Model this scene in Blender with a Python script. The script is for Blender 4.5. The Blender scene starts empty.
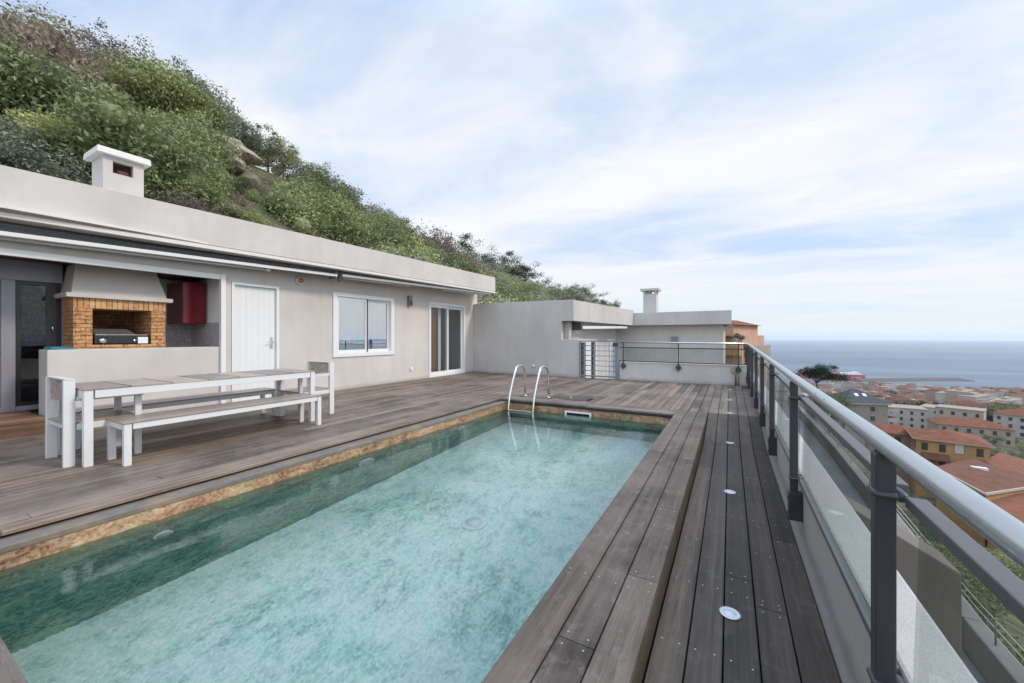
import bpy, bmesh, math, random
import numpy as np
from mathutils import Vector, Matrix
from math import radians as R, sin, cos, pi, atan, tan, sqrt
random.seed(7); rng = np.random.default_rng(11)
sc = bpy.context.scene
col = sc.collection
# ---------------------------------------------------------------- camera model used to read plan positions
F = 388.0; Y0 = 337.0; TH = atan(218/388.0); c_, s_ = cos(TH), sin(TH); H = 1.2
def W(px, py, D):
    xc = (px-512)/F*D
    return Vector((xc*c_-D*s_, xc*s_+D*c_, H-(py-Y0)/F*D))
def interp(x, xs, ys): return float(np.interp(x, xs, ys))

# ---------------------------------------------------------------- node helpers
class NT:
    def __init__(s, m):
        m.use_nodes = True; s.t = m.node_tree; s.t.nodes.clear(); s.L = s.t.links
    def n(s, kind, **kw):
        nd = s.t.nodes.new(kind)
        for k, v in kw.items():
            if k.startswith('i_'):
                key = k[2:]
                key = int(key) if key.isdigit() else key.replace('_', ' ')
                sock = nd.inputs[key]
                if hasattr(v, 'node') and not isinstance(v, (int, float, tuple)): s.L.new(v, sock)
                else: sock.default_value = v
            else: setattr(nd, k, v)
        return nd
    def link(s, a, b): s.L.new(a, b)
    def math(s, op, a, b=None, clamp=False):
        nd = s.n('ShaderNodeMath', operation=op, use_clamp=clamp)
        for i, v in enumerate((a, b)):
            if v is None: continue
            if isinstance(v, (int, float)): nd.inputs[i].default_value = v
            else: s.L.new(v, nd.inputs[i])
        return nd.outputs[0]
    def mix(s, fac, a, b, mode='MIX'):
        nd = s.n('ShaderNodeMix', data_type='RGBA', blend_type=mode)
        for i, v in ((0, fac), (6, a), (7, b)):
            if isinstance(v, (int, float)): nd.inputs[i].default_value = v
            elif isinstance(v, tuple): nd.inputs[i].default_value = (v[0], v[1], v[2], 1)
            else: s.L.new(v, nd.inputs[i])
        return nd.outputs[2]
    def ramp(s, fac, stops, interp='LINEAR'):
        nd = s.n('ShaderNodeValToRGB'); cr = nd.color_ramp; cr.interpolation = interp
        while len(cr.elements) > 1: cr.elements.remove(cr.elements[-1])
        for i, (p, cc) in enumerate(stops):
            e = cr.elements[0] if i == 0 else cr.elements.new(p)
            e.position = p
            if isinstance(cc, (int, float)): cc = (cc, cc, cc)
            e.color = (cc[0], cc[1], cc[2], 1)
        s.L.new(fac, nd.inputs[0]); return nd.outputs[0]
    def coord(s, kind='Object', scale=(1, 1, 1), loc=(0, 0, 0), rot=(0, 0, 0)):
        tc = s.n('ShaderNodeTexCoord'); mp = s.n('ShaderNodeMapping')
        mp.inputs['Scale'].default_value = scale; mp.inputs['Location'].default_value = loc; mp.inputs['Rotation'].default_value = rot
        s.L.new(tc.outputs[kind], mp.inputs[0]); return mp.outputs[0]
    def noise(s, vec, scale, detail=3, rough=.55, out=0, dist=0):
        nd = s.n('ShaderNodeTexNoise'); nd.inputs['Scale'].default_value = scale; nd.inputs['Detail'].default_value = detail
        nd.inputs['Roughness'].default_value = rough; nd.inputs['Distortion'].default_value = dist
        s.L.new(vec, nd.inputs['Vector']); return nd.outputs[out]
    def bump(s, h, strength=.3, dist=.01, normal=None):
        nd = s.n('ShaderNodeBump'); nd.inputs['Strength'].default_value = strength; nd.inputs['Distance'].default_value = dist
        s.L.new(h, nd.inputs['Height'])
        if normal is not None: s.L.new(normal, nd.inputs['Normal'])
        return nd.outputs[0]
    def out(s, surf, vol=None):
        o = s.n('ShaderNodeOutputMaterial')
        if surf is not None: s.L.new(surf, o.inputs[0])
        if vol is not None: s.L.new(vol, o.inputs[1])
    def pbr(s, color, rough=.6, normal=None, metal=0., spec=.5, **kw):
        b = s.n('ShaderNodeBsdfPrincipled')
        for k, v in (('Base Color', color), ('Roughness', rough), ('Metallic', metal), ('Specular IOR Level', spec)):
            if isinstance(v, (int, float)): b.inputs[k].default_value = v
            elif isinstance(v, tuple): b.inputs[k].default_value = (v[0], v[1], v[2], 1)
            else: s.L.new(v, b.inputs[k])
        if normal is not None: s.L.new(normal, b.inputs['Normal'])
        return b.outputs[0]

MATS = {}
def mat(name, fn):
    if name not in MATS:
        m = bpy.data.materials.new(name); t = NT(m); fn(t); MATS[name] = m
    return MATS[name]

def stucco(name, colr, grain=1.0, stain=.12, speck=0.):
    def fn(t):
        v = t.coord('Object')
        big = t.noise(v, .7, 4, .6); mid = t.noise(v, 6, 4); fine = t.noise(v, 160, 3, .7)
        vs = t.coord('Object', (2.2, 2.2, .25)); streak = t.noise(vs, 1.6, 5, .6)
        a = t.mix(t.ramp(big, [(.3, 0), (.7, 1)]), tuple(x*(1-stain) for x in colr), tuple(min(1, x*(1+stain*.5)) for x in colr))
        a = t.mix(t.math('MULTIPLY', t.ramp(streak, [(.45, 0), (.75, 1)]), stain*1.6), a, tuple(x*.62 for x in colr))
        a = t.mix(.25, a, t.mix(mid, (.4, .4, .4), (.6, .6, .6)), 'OVERLAY')
        if speck:
            sp = t.noise(v, 230, 2, .6)
            a = t.mix(t.math('MULTIPLY', t.ramp(sp, [(.38, 1), (.48, 0)]), speck), a, tuple(x*.35 for x in colr))
            a = t.mix(t.math('MULTIPLY', t.ramp(sp, [(.58, 0), (.68, 1)]), speck), a, tuple(min(1, x*1.5) for x in colr))
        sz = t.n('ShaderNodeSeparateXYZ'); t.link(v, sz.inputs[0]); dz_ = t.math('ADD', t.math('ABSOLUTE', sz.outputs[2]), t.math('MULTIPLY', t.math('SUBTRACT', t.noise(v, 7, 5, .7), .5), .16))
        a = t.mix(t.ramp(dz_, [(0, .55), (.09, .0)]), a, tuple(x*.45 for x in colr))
        t.out(t.pbr(a, .88, t.bump(fine, .35*grain, .004, t.bump(mid, .12, .01)), spec=.25))
    return mat(name, fn)
def plain(name, colr, rough=.5, metal=0., var=.08, spec=.5, bump=0.):
    def fn(t):
        v = t.coord('Object'); n = t.noise(v, 9, 4, .6)
        a = t.mix(n, tuple(x*(1-var) for x in colr), tuple(min(1, x*(1+var)) for x in colr))
        rg = t.math('ADD', t.math('MULTIPLY', t.noise(v, 25, 3), .16), max(.02, rough-.08))
        nb = t.bump(t.noise(v, 60, 3), bump, .003) if bump else None
        t.out(t.pbr(a, rg, nb, metal, spec))
    return mat(name, fn)
def wood(name, dark, light, axis='Y', rough=.5, wear=.35):
    def fn(t):
        sc3 = {'Y': (22, .9, 22), 'X': (.9, 22, 22), 'Z': (22, 22, .9)}[axis]
        g = t.n('ShaderNodeNewGeometry'); rnd = g.outputs['Random Per Island']
        tc = t.n('ShaderNodeTexCoord'); mp = t.n('ShaderNodeMapping'); mp.inputs['Scale'].default_value = sc3
        off = t.n('ShaderNodeVectorMath', operation='SCALE'); cmb = t.n('ShaderNodeCombineXYZ')
        for i in range(3): t.link(rnd, cmb.inputs[i])
        t.link(cmb.outputs[0], off.inputs[0]); off.inputs['Scale'].default_value = 37
        ad = t.n('ShaderNodeVectorMath', operation='ADD'); t.link(tc.outputs['Object'], mp.inputs[0])
        t.link(mp.outputs[0], ad.inputs[0]); t.link(off.outputs[0], ad.inputs[1]); v = ad.outputs[0]
        grain = t.noise(v, 2.2, 6, .68, dist=.6); fineg = t.noise(v, 9, 3, .7)
        pv = t.coord('Object'); patch = t.noise(pv, 1.1, 5, .65); spot = t.noise(pv, 9, 5, .7)
        a = t.mix(t.ramp(grain, [(.28, 0), (.72, 1)]), dark, light)
        tint = t.ramp(rnd, [(0, .52), (.35, .84), (.7, 1.12), (1, 1.6)])
        a = t.mix(1, a, tint, 'MULTIPLY')
        hue = t.ramp(t.math('FRACT', t.math('MULTIPLY', rnd, 7.3)), [(0, (1.10, .99, .90)), (1, (.98, 1, .98))])
        a = t.mix(1, a, hue, 'MULTIPLY')
        stv = t.coord('Object', {'Y': (17, .10, 17), 'X': (.10, 17, 17), 'Z': (17, 17, .1)}[axis]); a = t.mix(1, a, t.ramp(t.noise(stv, 1.0, 3, .6), [(.35, .66), (.5, 1.0), (.65, 1.38)]), 'MULTIPLY')
        a = t.mix(t.math('MULTIPLY', t.ramp(patch, [(.42, 0), (.68, 1)]), wear), a, tuple(x*1.9 for x in light))
        a = t.mix(t.math('MULTIPLY', t.ramp(spot, [(.55, 0), (.70, 1)]), wear*.6), a, (.30, .265, .235))
        a = t.mix(t.math('MULTIPLY', t.ramp(fineg, [(.3, 1), (.45, 0)]), .5), a, tuple(x*.45 for x in dark))
        h = t.math('ADD', t.math('MULTIPLY', grain, .6), t.math('MULTIPLY', fineg, .5))
        rr = t.math('ADD', t.math('MULTIPLY', t.math('ADD', spot, grain), .14), rough-.10)
        t.out(t.pbr(a, rr, t.bump(h, .6, .005), spec=.38))
    return mat(name, fn)
def glass(name, tint=(.9, .93, .92), ior=1.5, bumpy=0.0, gain=1.0):
    def fn(t):
        lw = t.n('ShaderNodeLayerWeight'); lw.inputs[0].default_value = .5
        fz = t.math('ADD', .04, t.math('MULTIPLY', .96, t.math('POWER', lw.outputs['Facing'], 5.0)))
        tr = t.n('ShaderNodeBsdfTransparent'); tr.inputs[0].default_value = (*tint, 1)
        gl = t.n('ShaderNodeBsdfGlossy'); gl.inputs['Roughness'].default_value = .015
        if bumpy:
            nb = t.bump(t.noise(t.coord('Object'), 1.3, 2), bumpy, .02); t.link(nb, gl.inputs['Normal'])
        mx = t.n('ShaderNodeMixShader'); t.link(t.math('MULTIPLY', fz, gain, True), mx.inputs[0])
        t.link(tr.outputs[0], mx.inputs[1]); t.link(gl.outputs[0], mx.inputs[2]); t.out(mx.outputs[0])
    return mat(name, fn)

M = {}
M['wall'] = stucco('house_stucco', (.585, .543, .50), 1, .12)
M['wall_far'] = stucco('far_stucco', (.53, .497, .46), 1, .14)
M['fascia'] = stucco('fascia_stucco', (.585, .545, .502), 1, .14)
M['parapet'] = stucco('parapet_stucco', (.45, .42, .385), 1.6, .12, .25)
M['conc'] = stucco('lower_concrete', (.27, .25, .235), 1, .2)
M['brownwall'] = stucco('brown_render', (.17, .143, .122), 1, .2); M['conc2'] = stucco('terrace_concrete', (.23, .213, .197), 1, .25)
M['white'] = plain('white_powder_coat', (.65, .645, .63), .35, var=.03)
M['pvc'] = plain('white_pvc', (.73, .73, .72), .3, var=.02)
M['trim'] = plain('cream_trim', (.66, .63, .59), .6, var=.04)
M['awnfab'] = plain('awning_fabric', (.13, .14, .165), .85, var=.15, bump=.3)
M['taupe'] = wood('taupe_slats', (.27, .235, .205), (.35, .31, .275), 'Y', .30, .12)
M['deck'] = wood('weathered_deck', (.062, .045, .034), (.19, .147, .114), 'Y', .5, .45)
M['walk'] = wood('dark_walkway', (.037, .028, .022), (.092, .070, .055), 'Y', .55, .25)
M['cope'] = wood('coping_wood', (.044, .033, .025), (.118, .090, .070), 'Y', .53, .75)
M['copex'] = wood('coping_cross_wood', (.062, .050, .042), (.17, .138, .116), 'X', .5, .5)
M['step'] = wood('step_wood', (.10, .05, .03), (.22, .13, .085), 'Y', .5, .2)
M['ceilwood'] = wood('ceiling_wood', (.05, .03, .022), (.10, .065, .045), 'Y', .6, .1)
M['black'] = plain('black_void', (.012, .012, .012), .9)
M['dark'] = plain('charcoal_paint', (.045, .045, .05), .42, var=.15, bump=.05)
M['frame'] = plain('grey_aluminium', (.27, .26, .29), .4, .3, .06)
M['midgrey'] = plain('satin_grey', (.20, .20, .215), .4, .4, .08)
M['galv'] = plain('galvanised_steel', (.50, .53, .55), .30, .85, .10)
M['steel'] = plain('polished_steel', (.74, .73, .71), .16, 1., .05)
M['screw'] = plain('screw_metal', (.55, .52, .49), .4, .7)
M['red'] = plain('red_lacquer', (.16, .008, .016), .18, var=.06)
M['gateblue'] = plain('blue_grey_steel', (.24, .27, .31), .4, .4)
M['orangedot'] = plain('amber_plastic', (.45, .22, .09), .4)
M['gblack'] = plain('grill_black', (.02, .02, .022), .3)
M['cyan'] = plain('blue_cloth', (.06, .25, .33), .8, var=.2)
M['glass'] = glass('railing_glass', (.86, .895, .88), 1.5, .0, .42)
M['window'] = glass('window_glass', (.92, .94, .94), 1.5, .04, 15.)
M['doorglass'] = glass('door_glass', (.93, .95, .95), 1.5, .05, .7)
M['curtain'] = plain('white_curtain', (.7, .7, .7), .9, var=.1)
M['brown'] = plain('brown_curtain', (.26, .105, .045), .7, var=.2)
M['room'] = plain('room_paint', (.25, .24, .23), .9)
M['lens'] = plain('frosted_lens', (.72, .74, .75), .3, var=.03)

def tilewall(t):
    v = t.coord('Object'); sp = t.n('ShaderNodeSeparateXYZ'); t.link(v, sp.inputs[0])
    cb = t.n('ShaderNodeCombineXYZ'); t.link(t.math('ADD', sp.outputs[0], sp.outputs[1]), cb.inputs[0]); t.link(sp.outputs[2], cb.inputs[1])
    b = t.n('ShaderNodeTexBrick', offset=0.0); t.link(cb.outputs[0], b.inputs['Vector'])
    for k, x in (('Scale', 1), ('Brick Width', .03), ('Row Height', .03), ('Mortar Size', .0025)): b.inputs[k].default_value = x
    b.inputs['Color1'].default_value = (.26, .235, .24, 1); b.inputs['Color2'].default_value = (.44, .41, .41, 1); b.inputs['Mortar'].default_value = (.6, .58, .57, 1)
    t.out(t.pbr(b.outputs[0], .25))
M['ktile'] = mat('kitchen_mosaic', tilewall)
def brickmat(t):
    v = t.coord('Object'); sp = t.n('ShaderNodeSeparateXYZ'); t.link(v, sp.inputs[0])
    cb = t.n('ShaderNodeCombineXYZ'); t.link(t.math('ADD', sp.outputs[0], sp.outputs[1]), cb.inputs[0]); t.link(sp.outputs[2], cb.inputs[1])
    b = t.n('ShaderNodeTexBrick'); t.link(cb.outputs[0], b.inputs['Vector'])
    for k, x in (('Scale', 1), ('Brick Width', .2), ('Row Height', .058), ('Mortar Size', .006), ('Bias', -.1)): b.inputs[k].default_value = x
    b.inputs['Color1'].default_value = (.55, .27, .10, 1); b.inputs['Color2'].default_value = (.36, .13, .055, 1); b.inputs['Mortar'].default_value = (.10, .05, .03, 1)
    n = t.noise(v, 14, 4, .7)
    a = t.mix(t.ramp(n, [(.4, 0), (.7, .6)]), b.outputs[0], (.66, .42, .20))
    a = t.mix(t.ramp(t.noise(v, 30, 3), [(.52, 0), (.66, .75)]), a, (.11, .045, .028))
    t.out(t.pbr(a, .8, t.bump(t.math('SUBTRACT', 1., b.outputs[1]), .8, .006)))
M['brick'] = mat('orange_brick', brickmat)
def sootm(t):
    brickmat(t); b = [n for n in t.t.nodes if n.type == 'BSDF_PRINCIPLED'][0]; src = b.inputs['Base Color'].links[0].from_socket
    t.link(t.mix(1, src, t.ramp(t.noise(t.coord('Object'), 4, 4), [(.35, (.16, .13, .12)), (.65, (.5, .42, .38))]), 'MULTIPLY'), b.inputs['Base Color'])
M['soot'] = mat('sooty_brick', sootm)
def soldier(t):
    v = t.coord('Object'); sp = t.n('ShaderNodeSeparateXYZ'); t.link(v, sp.inputs[0])
    cb = t.n('ShaderNodeCombineXYZ'); t.link(sp.outputs[2], cb.inputs[0]); t.link(t.math('ADD', sp.outputs[0], sp.outputs[1]), cb.inputs[1])
    b = t.n('ShaderNodeTexBrick', offset=0.0); t.link(cb.outputs[0], b.inputs['Vector'])
    for k, x in (('Scale', 1), ('Brick Width', 1.0), ('Row Height', .06), ('Mortar Size', .006)): b.inputs[k].default_value = x
    b.inputs['Color1'].default_value = (.60, .34, .14, 1); b.inputs['Color2'].default_value = (.42, .17, .07, 1); b.inputs['Mortar'].default_value = (.12, .06, .035, 1)
    a = t.mix(t.ramp(t.noise(v, 20, 4), [(.4, 0), (.7, .5)]), b.outputs[0], (.68, .46, .24))
    t.out(t.pbr(a, .8, t.bump(t.math('SUBTRACT', 1., b.outputs[1]), .8, .006)))
M['soldier'] = mat('upright_brick', soldier)

def mosaic(name, band):
    def fn(t):
        v = t.coord('Object')
        vo = t.n('ShaderNodeTexVoronoi', feature='F1', distance='CHEBYCHEV'); t.link(v, vo.inputs['Vector'])
        vo.inputs['Scale'].default_value = 52; vo.inputs['Randomness'].default_value = .55
        rnd = t.n('ShaderNodeSeparateColor'); t.link(vo.outputs['Color'], rnd.inputs[0]); r1 = rnd.outputs[0]
        big = t.noise(v, 1.3, 9, .78, dist=1.2); n2 = t.noise(v, 24, 6, .8)
        n3 = t.noise(t.coord('Object', (1, .45, 1.3), rot=(0, 0, .3)), 9, 7, .82, dist=.7)
        mixv = t.math('ADD', t.math('MULTIPLY', t.math('SUBTRACT', r1, .5), .10), t.math('ADD', t.math('MULTIPLY', big, .45), t.math('MULTIPLY', n3, .55)))
        hue = t.ramp(t.noise(v, 3.1, 6, .75, dist=.6), [(.35, (.86, 1.0, .96)), (.5, (1, 1, 1)), (.65, (1.05, .98, 1.03))])
        base = t.ramp(mixv, [(.36, (.22, .36, .31)), (.43, (.44, .62, .55)), (.50, (.68, .80, .74)), (.58, (.84, .88, .83)), (.70, (.84, .82, .74))])
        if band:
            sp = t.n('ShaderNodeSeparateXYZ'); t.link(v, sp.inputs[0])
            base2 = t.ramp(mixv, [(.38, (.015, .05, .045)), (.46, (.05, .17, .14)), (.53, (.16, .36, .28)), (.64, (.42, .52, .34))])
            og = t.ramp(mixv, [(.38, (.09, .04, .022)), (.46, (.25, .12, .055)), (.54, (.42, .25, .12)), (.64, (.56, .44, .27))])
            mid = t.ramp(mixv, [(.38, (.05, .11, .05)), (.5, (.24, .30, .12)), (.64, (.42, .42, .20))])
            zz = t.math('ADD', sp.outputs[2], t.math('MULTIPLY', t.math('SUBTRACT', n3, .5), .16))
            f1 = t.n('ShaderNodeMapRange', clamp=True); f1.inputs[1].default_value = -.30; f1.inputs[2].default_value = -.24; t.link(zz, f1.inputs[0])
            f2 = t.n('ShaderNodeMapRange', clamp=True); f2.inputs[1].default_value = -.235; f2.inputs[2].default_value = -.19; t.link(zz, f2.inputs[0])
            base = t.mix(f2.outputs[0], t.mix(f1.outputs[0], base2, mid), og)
        base = t.mix(1, base, hue, 'MULTIPLY')
        grout = t.ramp(vo.outputs['Distance'], [(.42, 0), (.52, 1)])
        base = t.mix(t.math('MULTIPLY', grout, .22), base, (.25, .33, .30))
        t.out(t.pbr(base, .3, t.bump(t.math('SUBTRACT', 1., grout), .3, .002)))
    return mat(name, fn)
M['pfloor'] = mosaic('pool_floor_mosaic', False); M['pwall'] = mosaic('pool_wall_mosaic', True)
def stonelip(t):
    v = t.coord('Object'); n = t.noise(v, 14, 6, .7); n2 = t.noise(v, 3, 4)
    a = t.mix(n, (.08, .07, .06), (.24, .20, .165)); a = t.mix(t.ramp(n2, [(.5, 0), (.75, .5)]), a, (.36, .24, .13))
    t.out(t.pbr(a, .75, t.bump(n, .6, .008)))
M['lip'] = mat('pool_lip_stone', stonelip)
def watermat(t):
    v = t.coord('Object', (1, 1, 1), (0, 0, 0), (0, 0, .5))
    v2 = t.coord('Object', (1.0, 2.3, 1), (0, 0, 0), (0, 0, -.35))
    h = t.math('ADD', t.math('MULTIPLY', t.noise(v2, 2.6, 2, .5, dist=.3), .5), t.math('MULTIPLY', t.noise(v2, 14, 3, .6), .16))
    nb = t.bump(h, .11, .03)
    b = t.n('ShaderNodeBsdfRefraction'); b.inputs['IOR'].default_value = 1.33; b.inputs['Roughness'].default_value = 0
    b.inputs['Color'].default_value = (.91, .99, .955, 1); t.link(nb, b.inputs['Normal'])
    g = t.n('ShaderNodeBsdfGlossy'); g.inputs['Roughness'].default_value = .01; t.link(nb, g.inputs['Normal'])
    fr = t.n('ShaderNodeFresnel'); fr.inputs[0].default_value = 1.5; t.link(nb, fr.inputs['Normal'])
    mx = t.n('ShaderNodeMixShader'); t.link(fr.outputs[0], mx.inputs[0]); t.link(b.outputs[0], mx.inputs[1]); t.link(g.outputs[0], mx.inputs[2])
    t.out(mx.outputs[0])
M['water'] = mat('pool_water_surface', watermat)

def foliage(name, a, b, c3=None):
    def fn(t):
        g = t.n('ShaderNodeNewGeometry'); oi = t.n('ShaderNodeObjectInfo')
        n = t.noise(t.coord('Object'), 1.6, 3)
        f = t.math('ADD', t.math('MULTIPLY', g.outputs['Random Per Island'], .6), t.math('MULTIPLY', n, .5))
        cc = t.ramp(f, [(.15, a), (.6, b), (.95, c3 or b)])
        cc = t.mix(1, cc, t.ramp(oi.outputs['Random'], [(0, (.62, .66, .68)), (.5, (1, 1, 1)), (1, (1.42, 1.30, 1.12))]), 'MULTIPLY')
        d = t.n('ShaderNodeBsdfDiffuse'); tl = t.n('ShaderNodeBsdfTranslucent'); t.link(cc, d.inputs[0]); t.link(cc, tl.inputs[0])
        mx = t.n('ShaderNodeMixShader'); mx.inputs[0].default_value = .25; t.link(d.outputs[0], mx.inputs[1]); t.link(tl.outputs[0], mx.inputs[2])
        t.out(mx.outputs[0])
    return mat(name, fn)
M['leaf_green'] = foliage('leaf_mid_green', (.09, .11, .05), (.245, .28, .135), (.46, .50, .28))
M['leaf_yellow'] = foliage('leaf_yellow_green', (.14, .165, .065), (.34, .375, .17), (.55, .57, .32))
M['leaf_olive'] = foliage('leaf_olive_grey', (.10, .115, .075), (.28, .30, .205), (.48, .50, .37))
M['leaf_dark'] = foliage('leaf_dark_green', (.045, .06, .034), (.13, .16, .085), (.28, .31, .17))
M['leaf_dry'] = foliage('leaf_dry_brown', (.11, .09, .08), (.24, .20, .18), (.38, .33, .29))
M['leaf_pine'] = foliage('leaf_pine', (.015, .03, .014), (.035, .06, .028), (.07, .10, .05))
M['bark'] = plain('bark', (.11, .085, .065), .9, var=.3, bump=.5)
def rockm(t):
    v = t.coord('Object'); n = t.noise(v, 2.2, 7, .7)
    a = t.ramp(n, [(.3, (.14, .11, .085)), (.55, (.34, .28, .22)), (.75, (.48, .40, .31))])
    t.out(t.pbr(a, .95, t.bump(n, .8, .1)))
M['rock'] = mat('ochre_rock', rockm)
M['cactus'] = plain('cactus_skin', (.22, .28, .13), .7, var=.3)

# ---------------------------------------------------------------- mesh builder
class MB:
    def __init__(s): s.v = []; s.f = []; s.m = []; s.sm = []
    def add(s, vs, fs, mi=0, smooth=False):
        b = len(s.v); s.v += [tuple(x) for x in vs]
        for f in fs: s.f.append(tuple(b+i for i in f)); s.m.append(mi); s.sm.append(smooth)
        return s
    def box(s, x0, y0, z0, x1, y1, z1, mi=0):
        vs = [(x0, y0, z0), (x1, y0, z0), (x1, y1, z0), (x0, y1, z0), (x0, y0, z1), (x1, y0, z1), (x1, y1, z1), (x0, y1, z1)]
        return s.add(vs, [(3, 2, 1, 0), (4, 5, 6, 7), (0, 1, 5, 4), (1, 2, 6, 5), (2, 3, 7, 6), (3, 0, 4, 7)], mi)
    def hexa(s, vs, mi=0): return s.add(vs, [(3, 2, 1, 0), (4, 5, 6, 7), (0, 1, 5, 4), (1, 2, 6, 5), (2, 3, 7, 6), (3, 0, 4, 7)], mi)
    def bar(s, p, q, w, h, mi=0):
        p = Vector(p); q = Vector(q); d = (q-p).normalized(); up = Vector((0, 0, 1))
        if abs(d.z) > .95: up = Vector((0, 1, 0))
        a = d.cross(up).normalized()*w/2; b = a.cross(d).normalized()*h/2
        vs = [p-a-b, p+a-b, q+a-b, q-a-b, p-a+b, p+a+b, q+a+b, q-a+b]
        return s.hexa(vs, mi)
    def prism(s, poly, z0, z1, mi=0):
        n = len(poly); vs = [(x, y, z0) for x, y in poly]+[(x, y, z1) for x, y in poly]
        fs = [tuple(range(n-1, -1, -1)), tuple(range(n, 2*n))]+[(i, (i+1) % n, n+(i+1) % n, n+i) for i in range(n)]
        return s.add(vs, fs, mi)
    def tube(s, pts, r, seg=12, mi=0, cap=True):
        pts = [Vector(p) for p in pts]; n = len(pts); rs = r if isinstance(r, (list, tuple)) else [r]*n
        vs = []; ref = None
        for i, p in enumerate(pts):
            d = (pts[min(i+1, n-1)]-pts[max(i-1, 0)]).normalized()
            if ref is None: ref = d.orthogonal().normalized()
            a = (ref-d*ref.dot(d)).normalized(); ref = a; b = d.cross(a)
            for k in range(seg):
                an = 2*pi*k/seg; vs.append(p+(a*cos(an)+b*sin(an))*rs[i])
        fs = [(i*seg+k, i*seg+(k+1) % seg, (i+1)*seg+(k+1) % seg, (i+1)*seg+k) for i in range(n-1) for k in range(seg)]
        if cap: fs += [tuple(range(seg-1, -1, -1)), tuple((n-1)*seg+k for k in range(seg))]
        return s.add(vs, fs, mi, True)
    def disc(s, c, r, z0, z1, seg=24, mi=0, axis='Z'):
        c = Vector(c); d = {'Z': Vector((0, 0, 1)), 'X': Vector((1, 0, 0)), 'Y': Vector((0, 1, 0))}[axis]
        return s.tube([c+d*z0, c+d*z1], r, seg, mi)
    def build(s, name, m, parent=None, bevel=0, off=None, smooth=None):
        me = bpy.data.meshes.new(name)
        if off is None and parent is not None:
            p = parent
            while p.parent: p = p.parent
            off = p.location
        o3 = tuple(off) if off is not None else (0, 0, 0)
        me.from_pydata([(x[0]-o3[0], x[1]-o3[1], x[2]-o3[2]) for x in s.v], [], s.f)
        for mm in (m if isinstance(m, (list, tuple)) else [m]): me.materials.append(mm)
        me.polygons.foreach_set('material_index', s.m); me.polygons.foreach_set('use_smooth', s.sm); me.update()
        o = bpy.data.objects.new(name, me); col.objects.link(o)
        if parent: o.parent = parent
        if bevel:
            b = o.modifiers.new('b', 'BEVEL'); b.width = bevel; b.segments = 2; b.limit_method = 'ANGLE'; b.angle_limit = R(50)
        return o
def tag(o, label=None, cat=None, group=None, kind=None):
    if label: o['label'] = label
    if cat: o['category'] = cat
    if group: o['group'] = group
    if kind: o['kind'] = kind
    return o
def empty(name, loc, label, cat, group=None, rz=0):
    o = bpy.data.objects.new(name, None); o.empty_display_size = .1; col.objects.link(o)
    o.location = loc; o.rotation_euler = (0, 0, rz); return tag(o, label, cat, group)
def kids(o): return [x for x in col.objects if x.parent == o]
def copy_tree(o, parent=None, ch=None):
    c = o.copy(); col.objects.link(c)
    if parent: c.parent = parent
    for k in (ch if ch is not None else kids(o)): copy_tree(k, c)
    return c
def wall_openings(mb, axis, plane0, plane1, a0, a1, z0, z1, ops, mi=0):
    """wall slab between plane0..plane1 (thickness) spanning a0..a1, with rectangular openings (a,b,zlo,zhi)"""
    cuts = sorted({a0, a1} | {x for o in ops for x in o[:2]})
    for p, q in zip(cuts[:-1], cuts[1:]):
        mid = (p+q)/2; segs = [(z0, z1)]
        for (oa, ob, lo, hi) in ops:
            if oa < mid < ob:
                ns = []
                for (x, y) in segs:
                    if lo > x: ns.append((x, min(lo, y)))
                    if hi < y: ns.append((max(hi, x), y))
                segs = ns
        for lo, hi in segs:
            if hi-lo > 1e-4:
                if axis == 'Y': mb.box(plane0, p, lo, plane1, q, hi, mi)
                else: mb.box(p, plane0, lo, q, plane1, hi, mi)

# ================================================================= SETTING: deck
def board(mb, x0, x1, y0, y1, zf, th=.025, mi=0, skip=False):
    """one board along Y following height function zf(y)"""
    ys = [y0]+[k for k in (5.45, 6.86) if y0 < k < y1]+[y1]
    for i in range(len(ys)): pass
    vs = []
    e = .003
    for y in ys:
        z = zf(y); vs += [(x0, y, z-th), (x1, y, z-th), (x1, y, z-e), (x1-e, y, z), (x0+e, y, z), (x0, y, z-e)]
    n = len(ys); fs = []
    for i in range(n-1):
        a = i*6; b = a+6
        for k in range(6): fs.append((a+k, a+(k+1) % 6, b+(k+1) % 6, b+k))
    fs.append((5, 4, 3, 2, 1, 0)); l = (n-1)*6; fs.append(tuple(l+k for k in range(6)))
    mb.add(vs, fs, mi)
def walkz(y): return interp(y, [5.45, 6.86], [-.15, 0.0])
def flat(y): return 0.0
scr = MB()
def screws(x0, x1, y, z):
    for xx in (x0+.03, x1-.03):
        a = 6; r = .0042; yy = y+random.uniform(-.006, .006); xx += random.uniform(-.004, .004)
        scr.add([(xx+r*cos(2*pi*k/a), yy+r*sin(2*pi*k/a), z+.0012) for k in range(a)], [tuple(range(a))])
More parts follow.
